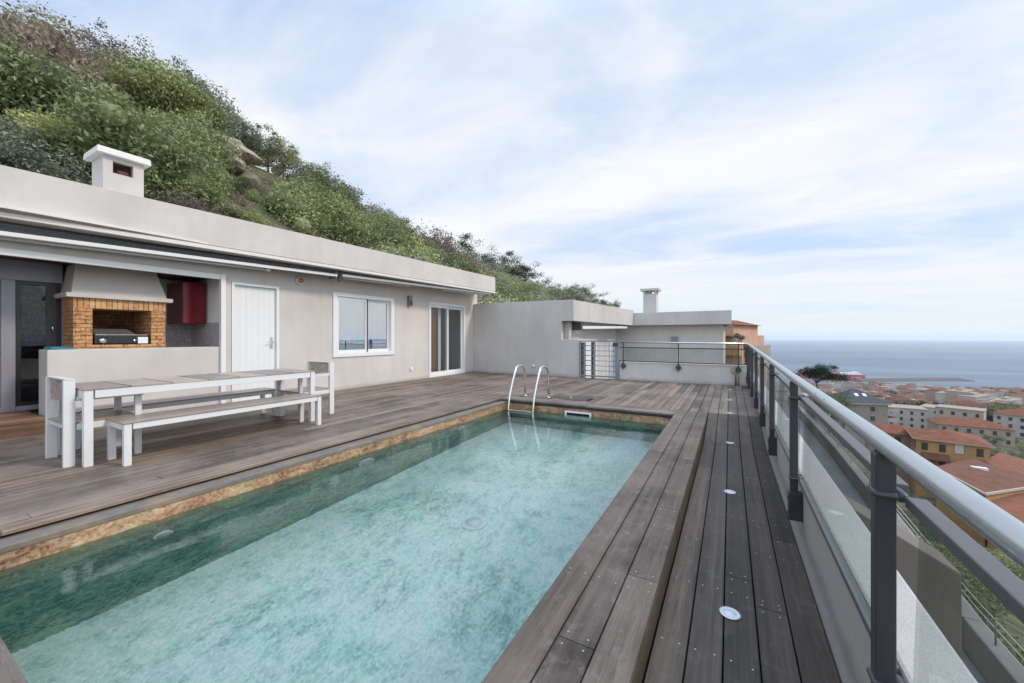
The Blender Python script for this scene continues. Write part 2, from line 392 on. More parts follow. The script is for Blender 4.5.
def fill(mb, x0, x1, y0, y1, zf, pitch, gap, scrs=False, mi=0, lens=(2.2, 3.6)):
    n = max(1, round((x1-x0)/pitch)); w = (x1-x0)/n
    for i in range(n):
        a = x0+i*w+gap/2; b = x0+(i+1)*w-gap/2
        y = y0-random.uniform(0, 2.0)
        while y < y1:
            L = random.choice([1.5, 2, 2.5, 3, 3.5]); s = max(y, y0); e = min(y+L, y1)
            if e-s > .02:
                dz = random.uniform(-.0012, .0012)
                board(mb, a, b, s+.0015, e-.0015, (lambda yy, dz=dz: zf(yy)+dz), mi=mi)
                if scrs:
                    for q in (s+.03, e-.03): screws(a, b, q, zf(q)+dz)
            y += L
    if scrs:
        for j in range(int((y1-y0)/.5)):
            yy = y0+.25+j*.5
            for i in range(n): 
                if random.random() < .7: screws(x0+i*w+gap/2, x0+(i+1)*w-gap/2, yy, zf(yy)+.0013)
XR = .385      # inner face of the right parapet
PX0, PX1, PY0, PY1 = -3.76, -.725, .36, 6.53       # pool water box
d = MB(); fill(d, -7.745, -3.90, -3.4, 11.05, flat, .145, .010, False)
fill(d, -3.90, -.30, 6.865, 11.05, flat, .145, .009, False)
fill(d, -3.90, -.755, -3.4, .06, flat, .145, .006, False)
fill(d, -.30, XR-.004, 6.90, 11.05, flat, .137, .006, True)
deck = d.build('deck', M['deck']); tag(deck, kind='structure')
d = MB(); fill(d, -.297, XR-.004, -3.4, 6.895, walkz, .137, .006, True)
tag(d.build('walkway', M['walk']), kind='structure')
d = MB()
w3 = .15
for i in range(3):
    x0 = -.755+i*.152; board(d, x0, x0+.146, -3.4, .9+i*.55, flat, .03); board(d, x0, x0+.146, .904+i*.55, 4.3-i*.7, flat, .03); board(d, x0, x0+.146, 4.304-i*.7, 6.86, flat, .03)
    for q in (.87+i*.55, .934+i*.55, 4.27-i*.7, 4.334-i*.7, 1.9, 2.6, 3.2, 5.0, 5.7, 6.5, .3): screws(x0, x0+.146, q, .001)
cop = empty('swimming_pool', (-2.2, 3.5, 0), 'rectangular swimming pool with green mosaic sides sunk in the wooden deck', 'swimming pool')
d.build('coping', M['cope'], cop)['label'] = 'dark three board coping on the walkway side'
# riser between coping and lower walkway
d = MB(); d.box(-.318, -3.4, -.22, -.3025, 6.7, -.031); tag(d.build('riser', M['walk'], cop))
# far and near coping boards (grain along X)
d = MB()
for (x0, x1) in ((-3.895, -2.2), (-2.196, -.757)):
    d.box(x0, 6.50, -.028, x1, 6.68, .002); d.box(x0, 6.685, -.028, x1, 6.86, 0.001)
d.build('coping', M['copex'], cop, .003)['label'] = 'pale cross boards at the far end of the pool'
d = MB(); d.box(-3.895, .205, -.028, -.757, .352, .0015); d.box(-3.895, .062, -.028, -.757, .200, 0)
d.build('coping', M['copex'], cop, .003)['label'] = 'pale cross boards at the near end of the pool'
# dark strips standing in for the shade below the boards, lip, basin
d = MB(); d.box(-3.90, 6.56, -.075, -.74, 6.62, -.029); d.build('gap_shade_strip', M['dark'], cop); d = MB(); d.box(-3.9, .24, -.075, -.74, .33, -.029); d.build('gap_shade_strip', M['dark'], cop)
d = MB(); d.box(-3.97, .2, -.085, PX0+.004, 6.62, -.045); d.build('lip', M['lip'], cop, .006)['label'] = 'rough stone lip under the left deck edge'
d = MB()
T = .12; zb = -1.33
d.box(PX0-T, PY0-T, zb-.1, PX0, PY1+T, -.086); d.box(PX1, PY0-T, zb-.1, PX1+T, PY1+T, -.0325)
d.box(PX0, PY1, zb-.1, PX1, PY1+T, -.076); d.box(PX0, PY0-T, zb-.1, PX1, PY0, -.076)
d.build('pool_wall', M['pwall'], cop)
d = MB(); d.box(PX0, PY0, zb-.1, PX1, PY1, zb); d.build('pool_floor', M['pfloor'], cop)
ZW = -.18
d = MB(); n = 2; d.add([(PX0+.0, PY0, ZW), (PX1, PY0, ZW), (PX1, PY1, ZW), (PX0, PY1, ZW)], [(0, 1, 2, 3)])
tag(d.build('pool_water', M['water']), kind='structure')
for yy, rr in ((1.27, .06), (3.16, .115), (5.05, .115)):
    d = MB(); d.disc((PX0, yy, -.50), rr, 0, .02, 28, axis='X'); o = d.build('pool_light', M['pvc'], cop, .004)
    d = MB(); d.disc((PX0+.021, yy, -.50), rr*.78, 0, .006, 28, axis='X'); d.build('lens', plain('lamp_glass', (.40, .46, .46), .3), o)
d = MB(); d.disc((-2.26, 3.24, zb), .13, 0, .02, 28); o = d.build('floor_drain', M['pvc'], cop, .004)
d = MB(); d.disc((-2.26, 3.24, zb), .09, .021, .027, 28); d.build('grille', M['lens'], o)
d = MB(); x0, x1, z0, z1 = -2.58, -2.09, -.33, -.115; y = PY1
d.box(x0, y-.02, z0, x1, y, z0+.03); d.box(x0, y-.02, z1-.03, x1, y, z1); d.box(x0, y-.02, z0+.03, x0+.035, y, z1-.03); d.box(x1-.035, y-.02, z0+.03, x1, y, z1-.03)
sk = d.build('skimmer', M['pvc'], cop, .003)
d = MB(); d.box(x0+.035, y-.012, z0+.03, x1-.035, y-.004, z0+.10); d.box(x0+.035, y-.003, z0+.1, x1-.035, y-.001, z1-.03, 1); d.build('flap', [M['lens'], M['black']], sk)
d = MB(); d.v, d.f, d.m, d.sm = scr.v, scr.f, scr.m, scr.sm
sdk = d.build('deck_screws', M['screw']); tag(sdk, kind='structure')
# substructure below the boards
d = MB(); d.box(-7.9, -3.5, -.30, -3.975, 11.05, -.06); d.box(-3.975, 6.66, -.3, XR, 11.05, -.225); d.box(-3.975, -3.5, -.3, -.845, .2, -.06)
d.box(-.60, -3.5, -.4, XR, 6.66, -.24); tag(d.build('deck_base', M['black']), kind='structure')
# hatch on the far deck
hz = empty('deck_hatch', (-2.75, 7.25, 0), 'small dark wooden hatch in the deck just behind the pool skimmer', 'hatch')
d = MB()
for i in range(3): d.box(-3.1, 7.0+i*.16, .0035, -2.35, 7.0+i*.16+.155, .007)
d.build('lid', M['walk'], hz); d = MB(); d.disc((-2.75, 7.28, .007), .03, 0, .004); d.build('knob', M['white'], hz); d = MB(); d.box(-2.37, 7.05, .0075, -2.29, 7.3, .010); d.build('finger_hole', M['black'], hz)
# recessed deck lights
for i, (yy, zz) in enumerate([(2.17, -.15), (3.87, -.15), (5.60, -.135), (7.0, 0), (8.45, 0), (10.1, 0)]):
    lab = ['nearest recessed round light in the walkway boards', 'second recessed light along the walkway, by the pool middle', 'third recessed light, on the short ramp of the walkway',
           'fourth recessed light, just past the pool end', 'fifth recessed light, on the far deck', 'farthest recessed light, close to the end parapet'][i]
    e = empty('deck_light', (0, yy, zz), lab, 'deck light', 'round lights set in the walkway')
    rot = 0
    d = MB(); N = 28; vs = []
    for (r, z) in ((.045, .0022), (.047, .005), (.031, .0065), (.030, .003)): vs += [(r*cos(2*pi*k/N), yy+r*sin(2*pi*k/N), zz+z) for k in range(N)]
    d.add(vs, [(j*N+k, j*N+(k+1) % N, (j+1)*N+(k+1) % N, (j+1)*N+k) for j in range(3) for k in range(N)], 0, True); d.build('ring', M['steel' if 0 else 'pvc'], e)
    d = MB(); d.disc((0, yy, zz), .0305, .001, .0035, 24); d.build('lens', M['lens'], e)

# ================================================================= main house
hs = empty('terrace_house', (-7.75, 6, 0), 'single storey grey rendered house with flat roof along the left of the pool', 'house')
XW = -7.75
d = MB()
ops = [(3.575, 4.42, 0, 2.20), (5.64, 7.37, .78, 2.18), (8.80, 10.52, 0, 2.22)]
wall_openings(d, 'Y', XW-.2, XW, 3.476, 11.3, -.25, 2.95, ops)
d.box(-11.4, 11.1, -1, XW-.2, 11.3, 2.95)
wall_openings(d, 'Y', -11.4, -11.2, -3.6, 11.1, -1, 2.95, [(.9, 3.0, .95, 2.3)])
d.box(-11.2, 3.9, -.2, XW-.2, 4.0-.36+.0, 2.7) if 0 else None
d.box(-11.2, 3.93, -.2, XW-.75, 4.02, 2.7)
d.box(XW-.2, -3.6, 2.29, XW, 3.476, 2.95)          # wall above the covered kitchen
d.box(-11.2, -3.8, -.2, XW, -3.6, 2.95)
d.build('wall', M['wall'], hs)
d = MB(); d.box(-7.77, -3.6, 2.20, -7.715, 3.40, 2.288); d.box(-7.78, 3.40, .0, -7.70, 3.475, 2.29); d.build('opening_frame', M['pvc'], hs, .006)['label'] = 'white frame around the covered kitchen'
d = MB(); d.box(-11.2, -3.6, 2.27, XW-.201, 3.92, 2.30); d.build('ceiling', M['ceilwood'], hs)
# roof
def fx(y): return -7.40+(y-1.02)*(.5/10.09)
d = MB()
yA, yB = -3.8, 11.13
zt = 3.205
def fq(y, z0, z1, w, inset=0): 
    return fx(y)-inset
def strip(mb, y0, y1, inset, w, za0, za1, zb0, zb1, mi=0):
    xa, xb = fx(y0)-inset, fx(y1)-inset
    mb.hexa([(xa-w, y0, za0), (xa, y0, za0), (xb, y1, zb0), (xb-w, y1, zb0), (xa-w, y0, za1), (xa, y0, za1), (xb, y1, zb1), (xb-w, y1, zb1)], mi)
def zl(y, a, b): return a+(b-a)*(y-1.02)/10.09
strip(d, yA, yB, 0, .2, zl(yA, 2.67, 2.735), zt, zl(yB, 2.67, 2.735), zt)
d.box(-11.5, yA, 2.955, -7.62, yB-.2, 3.02); d.box(-11.6, yB-.2, 2.72, -7.1, yB, zt-.002); d.box(-11.6, yA, 2.955, -11.4, yB-.2, zt-.002)
rf = d.build('roof', M['fascia'], hs, .004)
d = MB(); strip(d, yA, yB-.02, -.012, .35, zl(yA, 2.60, 2.675), zl(yA, 2.656, 2.72), zl(yB, 2.60, 2.675), zl(yB, 2.656, 2.72)); strip(d, yA, yB-.03, .02, .2, zl(yA, 2.65, 2.715), zl(yA, 2.675, 2.74), zl(yB, 2.65, 2.715), zl(yB, 2.675, 2.74))
d.box(-7.745, yA, 2.69, -7.3, yB-.25, 2.72); d.build('soffit', M['trim'], rf)
ch = MB(); cx0, cx1, cy0, cy1 = -9.70, -9.16, 2.31, 2.83
ch.box(cx0, cy0, 3.02, cx0+.08, cy1, 4.27); ch.box(cx1-.08, cy0+.0, 3.02, cx1, cy1, 4.0); ch.box(cx0+.08, cy0, 3.02, cx1-.08, cy0+.08, 4.27); ch.box(cx0+.08, cy1-.08, 3.02, cx1-.08, cy1, 4.27)
ch.box(cx1-.08, cy0, 4.0, cx1, cy0+.12, 4.27); ch.box(cx1-.08, cy1-.14, 4.0, cx1, cy1, 4.27); ch.box(cx1-.08, cy0+.12, 4.20, cx1, cy1-.14, 4.27)
ch.box(cx0+.08, cy0+.08, 3.6, cx1-.08, cy1-.08, 3.62)
cm = ch.build('chimney', M['fascia'], hs)
ch = MB(); ch.hexa([(cx0-.09, cy0-.09, 4.27), (cx1+.09, cy0-.09, 4.27), (cx1+.09, cy1+.08, 4.27), (cx0-.09, cy1+.08, 4.27), (cx0-.08, cy0-.08, 4.38), (cx1+.08, cy0-.08, 4.38), (cx1+.08, cy1+.07, 4.38), (cx0-.08, cy1+.07, 4.38)])
ch.build('cap', M['trim'], cm, .01)
d = MB(); d.tube([(cx1-.12, cy0+.2, 4.05), (cx1-.12, cy1-.18, 4.05)], .05); d.build('flue', plain('red_clay', (.13, .045, .035), .8), cm)

# awnings (part of the house): roll, front bar, folded arms
def awning(y0, y1, z0, z1):
    d = MB(); n = 14
    a = Vector((fx(y0)-.30, y0, z0+.10)); b = Vector((fx(y1)-.30, y1, z1+.055)); 
    d.bar(a, b, .16, .10); d.tube([a+Vector((.06, 0, -.02)), b+Vector((.06, 0, -.02))], .045, 10)
    r = d.build('awning', M['awnfab'], hs)
    r['label'] = 'rolled dark grey awning'
    d = MB(); p = Vector((fx(y0)-.14, y0, z0+.02)); q = Vector((fx(y1)-.14, y1, z1+.005)); d.bar(p, q, .045, .055); d.build('front_bar', M['pvc'], r, .008)
    L = y1-y0
    for (f0, f1) in (((.02, .36), (.60, .97)) if y0 > 0 else ((.45, .85), (.05, .40))):
        u = p.lerp(q, f0)+Vector((-.11, 0, -.035)); w = p.lerp(q, f1)+Vector((-.11, 0, -.035))
        d = MB(); d.tube([u, w], .022, 8); d.box(w.x-.03, w.y-.04, w.z-.03, w.x+.03, w.y+.04, w.z+.03); d.build('folding_arm', M['white'], r)
    d = MB(); d.box(b.x-.1, b.y-.012, b.z-.11, b.x+.14, b.y+.012, b.z+.04); d.build('end_plate', M['frame'], r)
awning(-3.5, 5.40, 2.32, 2.51); awning(5.52, 11.0, 2.515, 2.645)
d = MB(); d.box(-7.62, 5.42, 2.50, -7.35, 5.50, 2.60); d.tube([(-7.4, 5.46, 2.5), (-7.32, 5.46, 2.45), (-7.3, 5.44, 2.40)], .02, 8); d.build('awning_crank', M['dark'], hs)
# gap filler wall band between header and awning is the wall itself

# white plank door
o = MB(); o.box(XW-.12, 3.58, .0, XW+.02, 3.63, 2.195); o.box(XW-.12, 4.365, 0, XW+.02, 4.415, 2.195); o.box(XW-.12, 3.63, 2.14, XW+.02, 4.365, 2.195)
dr = o.build('door', M['pvc'], hs, .004)
o = MB()
for i in range(7): o.box(XW-.07, 3.632+i*.1046, .01, XW-.035-.001*(i % 2), 3.632+i*.1046+.1036, 2.138)
o.build('panel', M['pvc'], dr, .003)
o = MB(); o.box(XW-.034, 4.27, .98, XW-.02, 4.31, 1.2); o.tube([(XW-.02, 4.29, 1.1), (XW+.035, 4.29, 1.1), (XW+.035, 4.19, 1.1)], .009, 8); o.build('handle', M['steel'], dr)
# sliding window
def frame_rect(mb, xa, xb, y0, y1, z0, z1, w, wz=None):
    wz = wz or w
    mb.box(xa, y0, z0, xb, y0+w, z1); mb.box(xa, y1-w, z0, xb, y1, z1); mb.box(xa, y0+w, z0, xb, y1-w, z0+wz); mb.box(xa, y0+w, z1-wz, xb, y1-w, z1)
o = MB(); frame_rect(o, XW-.1, XW+.03, 5.60, 7.41, .74, 2.215, .11, .09)
wn = o.build('window', M['pvc'], hs, .005)
o = MB(); frame_rect(o, XW-.05, XW-.01, 5.71, 6.57, .83, 2.125, .06, .07); frame_rect(o, XW-.09, XW-.052, 6.50, 7.30, .83, 2.125, .055, .07); o.build('sash', M['pvc'], wn, .004)
o = MB(); o.box(XW-.032, 5.77, .9, XW-.028, 6.51, 2.055); o.box(XW-.073, 6.555, .9, XW-.069, 7.245, 2.055); o.build('pane', M['window'], wn)
o = MB(); o.box(XW-.008, 6.545, .83, XW+.004, 6.572, 2.125); o.build('meeting_rail', M['dark'], wn)
o = MB(); vs = []; N = 80
for i in range(N+1):
    y = 5.62+1.78*i/N; x = XW-.16+.02*sin(i*.9)+.012*sin(i*.37); vs += [(x, y, .5), (x, y, 2.5)]
o.add(vs, [(2*i, 2*i+2, 2*i+3, 2*i+1) for i in range(N)], 0, True); o.build('curtain', M['curtain'], wn)
# sliding door
o = MB(); frame_rect(o, XW-.1, XW+.03, 8.77, 10.55, .0, 2.24, .07, .07)
sd = o.build('sliding_door', M['pvc'], hs, .005)
o = MB(); frame_rect(o, XW-.05, XW-.012, 8.84, 9.72, .07, 2.17, .06, .08); frame_rect(o, XW-.09, XW-.052, 9.64, 10.48, .07, 2.17, .055, .08); o.build('sash', M['pvc'], sd, .004)
o = MB(); o.box(XW-.032, 8.9, .15, XW-.028, 9.66, 2.09); o.box(XW-.073, 9.695, .15, XW-.069, 10.425, 2.09); o.build('pane', glass('slider_glass', (.92, .94, .94), 1.5, .05, 3.), sd)
o = MB(); vs = []; N = 30
for i in range(N+1):
    y = 8.84+.42*i/N; x = XW-.13+.015*sin(i*1.1); vs += [(x, y, 0), (x, y, 2.4)]
o.add(vs, [(2*i, 2*i+2, 2*i+3, 2*i+1) for i in range(N)], 0, True); o.build('curtain', M['brown'], sd)
o = MB(); o.box(XW-.16, 9.36, 0.05, XW-.13, 9.48, 2.2); o.build('shutter_edge', M['curtain'], sd)
# rooms behind the windows
o = MB(); o.box(-11.19, 4.05, -.05, XW-.21, 11.08, 0); o.box(-10.5, 4.05, 0, -10.45, 11.08, 2.7); o.box(-11.19, 4.05, 2.7, XW-.21, 11.08, 2.75)
o.build('room_lining', M['room'], hs)
# wall lamp, alarm, sockets
o = MB(); o.box(XW, 7.90, 2.06, XW+.09, 8.02, 2.34); lp = o.build('wall_lamp', M['midgrey'], hs, .006)
o = MB(); o.box(XW+.0905, 7.915, 2.08, XW+.094, 8.005, 2.2); o.build('lens', M['dark'], lp)
o = MB(); o.disc((XW, 4.83, 2.36), .085, 0, .05, 20, axis='X'); al = o.build('alarm_siren', M['trim'], hs, .005); o = MB(); o.disc((XW+.05, 4.83, 2.36), .055, 0, .03, 20, axis='X'); o.build('lens', M['orangedot'], al)
o = MB(); o.box(XW, 8.0, .27, XW+.04, 8.09, .36); o.build('socket', M['pvc'], hs, .006)

# ---- covered kitchen
o = MB()
for i in range(7): o.box(-9.2, 0, 0, 0, 0, 0) if 0 else None
for i in range(8): o.box(-8.9+i*.19, -3.6, .145, -8.9+i*.19+.184, 1.40, .17)
o.box(-7.40, -3.6, .0, -7.378, 1.40, .168); o.box(-9.2, -3.6, -.02, -7.402, 1.40, .144)
st = o.build('terrace_step', M['step']); tag(st, 'reddish brown wooden step in front of the glass doors at far left', 'step')
o = MB(); o.box(-8.16, 1.44, 0, -7.755, 3.398, 1.03); tag(o.build('bar_counter_wall', M['wall'], None, .01), 'low pale rendered counter wall in front of the brick barbecue', 'counter wall')
bb = empty('brick_barbecue', (-8.4, 2.25, 0), 'built in orange brick barbecue with a grey tapered hood', 'barbecue')
BX0, BX1 = -8.95, -8.12
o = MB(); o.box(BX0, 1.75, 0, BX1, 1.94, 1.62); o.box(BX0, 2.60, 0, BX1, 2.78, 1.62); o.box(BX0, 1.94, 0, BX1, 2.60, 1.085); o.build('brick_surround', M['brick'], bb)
o = MB(); o.box(BX0, 1.94, 1.085, BX0+.1, 2.60, 1.62); o.build('fire_back', M['soot'], bb)
o = MB(); o.box(BX0, 1.75, 1.621, BX1+.003, 2.78, 1.765); o.build('brick_lintel', M['soldier'], bb)
o = MB(); o.box(BX0, 1.67, 1.766, BX1+.06, 2.86, 1.83); o.build('mantel', M['fascia'], bb, .006)
o = MB(); o.hexa([(BX0, 1.73, 1.831), (BX1+.0, 1.73, 1.831), (BX1, 2.80, 1.831), (BX0, 2.80, 1.831), (BX0, 1.80, 2.265), (BX1-.12, 1.80, 2.265), (BX1-.12, 2.70, 2.265), (BX0, 2.70, 2.265)]); o.build('hood', M['fascia'], bb, .004)
gr = empty('gas_griddle', (-8.35, 2.25, 1.086), 'black gas griddle with a steel lid inside the brick barbecue', 'griddle')
o = MB(); o.box(-8.66, 1.965, 1.095, -8.14, 2.57, 1.24); o.build('body', M['gblack'], gr, .01)
o = MB(); o.hexa([(-8.64, 1.975, 1.241), (-8.15, 1.975, 1.241), (-8.15, 2.43, 1.241), (-8.64, 2.43, 1.241), (-8.62, 2.0, 1.325), (-8.36, 2.0, 1.325), (-8.36, 2.38, 1.325), (-8.62, 2.38, 1.325)]); o.build('lid', M['galv'], gr, .008)
o = MB(); o.disc((-8.14, 2.05, 1.15), .04, 0, .03, 16, axis='X'); o.build('knob', M['steel'], gr); o = MB(); o.disc((-8.14, 2.40, 1.15), .02, 0, .03, 16, axis='X'); o.build('knob', M['steel'], gr)
o = MB(); o.box(-8.139, 2.44, 1.10, -8.12, 2.56, 1.2); o.build('drip_tray', M['lens'], gr)
kc = empty('kitchen_cupboard', (-8.7, 3.26, 1.44), 'dark red glossy wall cupboard to the right of the brick barbecue', 'cupboard')
o = MB(); o.box(-9.0, 3.10, 1.44, -8.37, 3.44, 2.18); o.build('carcass', M['red'], kc, .003); o = MB(); o.box(-8.369, 3.105, 1.445, -8.35, 3.436, 2.175); o.build('door', M['red'], kc, .003)
o = MB(); o.box(-9.1, 2.79, .0, -9.0, 3.92, 2.26); o.box(-8.999, 3.48, 0, -7.955, 3.55, 2.26); o.box(-9.1, 1.72, 0, -8.96, 2.79, 2.26); tag(o.build('kitchen_back_wall', stucco('kitchen_paint', (.75, .73, .70), .4, .04)), 'pale wall behind the brick barbecue and red cupboard', 'wall')
o = MB(); o.box(-8.999, 2.80, .93, -8.99, 3.47, 1.46); o.box(-8.99, 3.47, .93, -7.96, 3.479, 1.46); tag(o.build('tiled_splashback', M['ktile']), 'grey mosaic tiled splashback under the red cupboard', 'splashback')
o = MB(); o.box(-8.98, 2.80, .0, -8.45, 3.46, .92); tag(o.build('worktop_unit', M['midgrey'], None, .005), 'grey worktop unit below the tiled splashback', 'worktop')
o = MB()
N = 14
for i in range(3):
    z = 1.031+i*.012; o.hexa([(-8.12+.01*i, 1.47, z), (-7.80, 1.47+.01*i, z), (-7.80-.02*i, 1.70, z), (-8.12, 1.68, z), (-8.11, 1.48, z+.011), (-7.82, 1.49, z+.011), (-7.82, 1.69, z+.011), (-8.11, 1.67, z+.011)])
tag(o.build('folded_cloth', M['cyan'], None, .004), 'folded blue cloth lying on the left end of the counter wall', 'cloth')
gd = empty('glass_terrace_door', (-8.65, .5, .17), 'grey framed glass terrace doors beside the brick barbecue', 'door')
XD = -8.65
o = MB(); o.box(XD-.06, -3.6, 1.99, XD+.02, 1.745, 2.268); o.box(XD-.06, 1.19, .17, XD+.04, 1.315, 1.989); o.box(XD-.06, -3.6, .17, XD+.03, 1.745, .235); o.build('door_frame', M['frame'], gd, .004)
o = MB(); frame_rect(o, XD-.04, XD, 1.32, 1.74, .236, 1.985, .05, .05); lf = o.build('leaf', M['gblack'], gd, .003)
o = MB(); o.box(XD-.04, 1.60, .286, XD-.003, 1.69, 1.935); o.build('stile', M['dark'], lf)
o = MB(); o.box(XD-.022, 1.37, .286, XD-.018, 1.60, 1.935); o.build('pane', M['doorglass'], lf)
o = MB(); o.tube([(XD, 1.645, 1.36), (XD+.045, 1.645, 1.37), (XD+.045, 1.66, 1.27)], .011, 8); o.build('handle', M['steel'], lf)
for y0 in (.1, -1.0, -2.1):
    o = MB(); frame_rect(o, XD-.04, XD, y0, y0+1.08, .236, 1.985, .06, .06); lf = o.build('leaf', M['frame'], gd, .003)
    o = MB(); o.box(XD-.022, y0+.06, .296, XD-.018, y0+1.02, 1.925); o.build('pane', M['doorglass'], lf)
o = MB(); o.box(-8.96, 1.742, 0, -8.61, 1.749, 2.26); o.build('jamb', M['frame'], gd)
# dark solid added behind the door for a furniture reflection in its glass
ar = empty('armchair', (-9.7, 1.2, 0), 'dark rounded shape behind the glass door, standing in for a furniture reflection', 'armchair')
o = MB(); o.tube([(-9.3, .6, .5), (-9.35, 1.0, .85), (-9.45, 1.5, 1.02), (-9.6, 2.0, .95), (-9.7, 2.3, .6)], [.12, .14, .15, .14, .12], 12); o.build('backrest', M['gblack'], ar)
o = MB(); o.box(-10.2, .6, .17, -9.3, 2.3, .5); o.build('seat', M['gblack'], ar, .06)
o = MB(); o.box(-11.19, -3.59, -.0, -9.201, 3.9, .02); tag(o.build('indoor_floor', M['room']), kind='structure')

# ================================================================= furniture
def leg_box(x, y, w, dd, z0, z1): m = MB(); m.box(x-w/2, y-dd/2, z0, x+w/2, y+dd/2, z1); return m
tb = empty('dining_table', (-5.56, 2.35, 0), 'long white outdoor dining table with a taupe panelled top', 'table')
tx0, tx1, ty0, ty1, tz = -5.97, -5.16, 1.17, 3.46, .715
for (x, y) in ((tx1-.035, ty0+.04), (tx0+.035, ty0+.04), (tx1-.035, ty1-.04), (tx0+.035, ty1-.04)): leg_box(x, y, .06, .062, 0, tz-.012).build('leg', M['white'], tb, .004)
o = MB(); o.box(tx1-.032, ty0+.081, tz-.085, tx1-.004, ty1-.081, tz-.012); o.box(tx0+.004, ty0+.081, tz-.085, tx0+.032, ty1-.081, tz-.012); o.box(tx0+.071, ty0+.006, tz-.085, tx1-.071, ty0+.03, tz-.012); o.box(tx0+.071, ty1-.03, tz-.085, tx1-.071, ty1-.006, tz-.012)
o.build('apron', M['white'], tb, .003)
o = MB(); n = 7; L = (ty1-ty0)/n
for i in range(n): o.box(tx0, ty0+i*L+.005, tz-.011, tx1, ty0+(i+1)*L-.005, tz+.004)
o.build('tabletop', M['taupe'], tb, .002)
o = MB()
for i in range(1, n): o.box(tx0+.01, ty0+i*L-.006, tz+.0045, tx1-.01, ty0+i*L+.006, tz+.0055)
o.build('top_joints', M['dark'], tb)
def bench(x0, x1, y0, y1, label):
    b = empty('bench', ((x0+x1)/2, (y0+y1)/2, 0), label, 'bench', 'benches along the dining table'); z = .40
    for (x, y) in ((x1-.03, y0+.035), (x0+.03, y0+.035), (x1-.03, y1-.035), (x0+.03, y1-.035)): leg_box(x, y, .05, .055, 0, z-.012).build('leg', M['white'], b, .004)
    o = MB(); o.box(x1-.03, y0+.071, z-.065, x1-.004, y1-.071, z-.012); o.box(x0+.004, y0+.071, z-.065, x0+.03, y1-.071, z-.012); o.box(x0+.061, y0+.006, z-.065, x1-.061, y0+.03, z-.012); o.box(x0+.061, y1-.03, z-.065, x1-.061, y1-.006, z-.012)
    o.build('frame', M['white'], b, .003)
    o = MB(); o.box(x0, y0, z-.011, x1, y1, z+.002); o.build('seat', M['taupe'], b, .002)
bench(-5.32, -4.87, 1.36, 3.36, 'long low white bench with taupe seat on the pool side of the table')
bench(-6.45, -6.07, 1.30, 3.44, 'long low white bench on the wall side of the table')
def chair(x0, x1, yb, yf, label):
    sgn = 1 if yf > yb else -1
    b = empty('armchair', ((x0+x1)/2, (yb+yf)/2, 0), label, 'chair', 'chairs at the ends of the table')
    w = .05
    for x in (x0, x1):
        m = MB(); m.box(x-w/2+.004, yb-.038, 0, x+w/2-.004, yb+.038, .80); m.build('leg', M['white'], b, .004)
        m = MB(); m.box(x-w/2+.004, yf-.026, 0, x+w/2-.004, yf+.026, .60); m.build('leg', M['white'], b, .004)
        ya, yc = sorted((yb+sgn*.046, yf+sgn*.04)); m = MB(); m.box(x-w/2, ya, .601, x+w/2, yc, .645); m.build('armrest', M['white'], b, .004)
        m = MB(); m.box(x-w/2-.002, ya, .646, x+w/2+.002, yc, .656); m.build('armrest_pad', M['taupe'], b)
    ya, yc = sorted((yb-sgn*.02, yf+sgn*.02)); m = MB(); m.box(x0+w/2+.001, ya, .345, x1-w/2-.001, yc, .385)
    m.build('seat_frame', M['white'], b, .003); m = MB(); m.box(x0+w/2+.002, ya-.005, .386, x1-w/2-.002, yc+.005, .40); m.build('seat', M['taupe'], b)
    for x in (x0, x1):
        y2, y3 = sorted((yb+sgn*.046, yf-sgn*.041)); m = MB(); m.box(x-.02, y2, .33, x+.02, y3, .385); m.build('side_rail', M['white'], b, .003)
    m = MB(); m.box(x0+w/2, yb-.012, .60, x1-w/2, yb+.012, .80); m.build('backrest', M['taupe'], b)
    m = MB(); m.box(x0-w/2, yb-.03, .801, x1+w/2, yb+.03, .812); m.build('top_rail', M['white'], b)
chair(-5.88, -5.33, 1.12, 1.60, 'white armchair with taupe seat at the near end of the table')
chair(-5.98, -5.43, 3.90, 3.40, 'white armchair with brown back panel at the far end of the table')

# ================================================================= pool ladder
ld = empty('pool_ladder', (-3.36, 6.8, 0), 'curved polished steel ladder at the far left corner of the pool', 'ladder')
for x in (-3.66, -3.14):
    pts = [(x, 7.07, 0), (x, 7.07, .30)]+[(x, 6.82+.25*cos(a), .42+.21*sin(a)) for a in np.linspace(0, 2.2, 12)]
    pts += [(x, 6.53, .32), (x, 6.42, .06), (x, 6.36, -.25), (x, 6.35, -.9)]
    m = MB(); m.tube(pts, .0205, 14); hr = m.build('handrail', M['steel'], ld)
    m = MB(); m.disc((x, 7.07, 0), .045, 0, .012, 18); m.build('foot_flange', M['steel'], hr)
for z in (-.165, -.30, -.50, -.70): m = MB(); m.box(-3.64, 6.31, z-.02, -3.16, 6.39, z+.01); m.build('step', M['steel'], ld, .004)

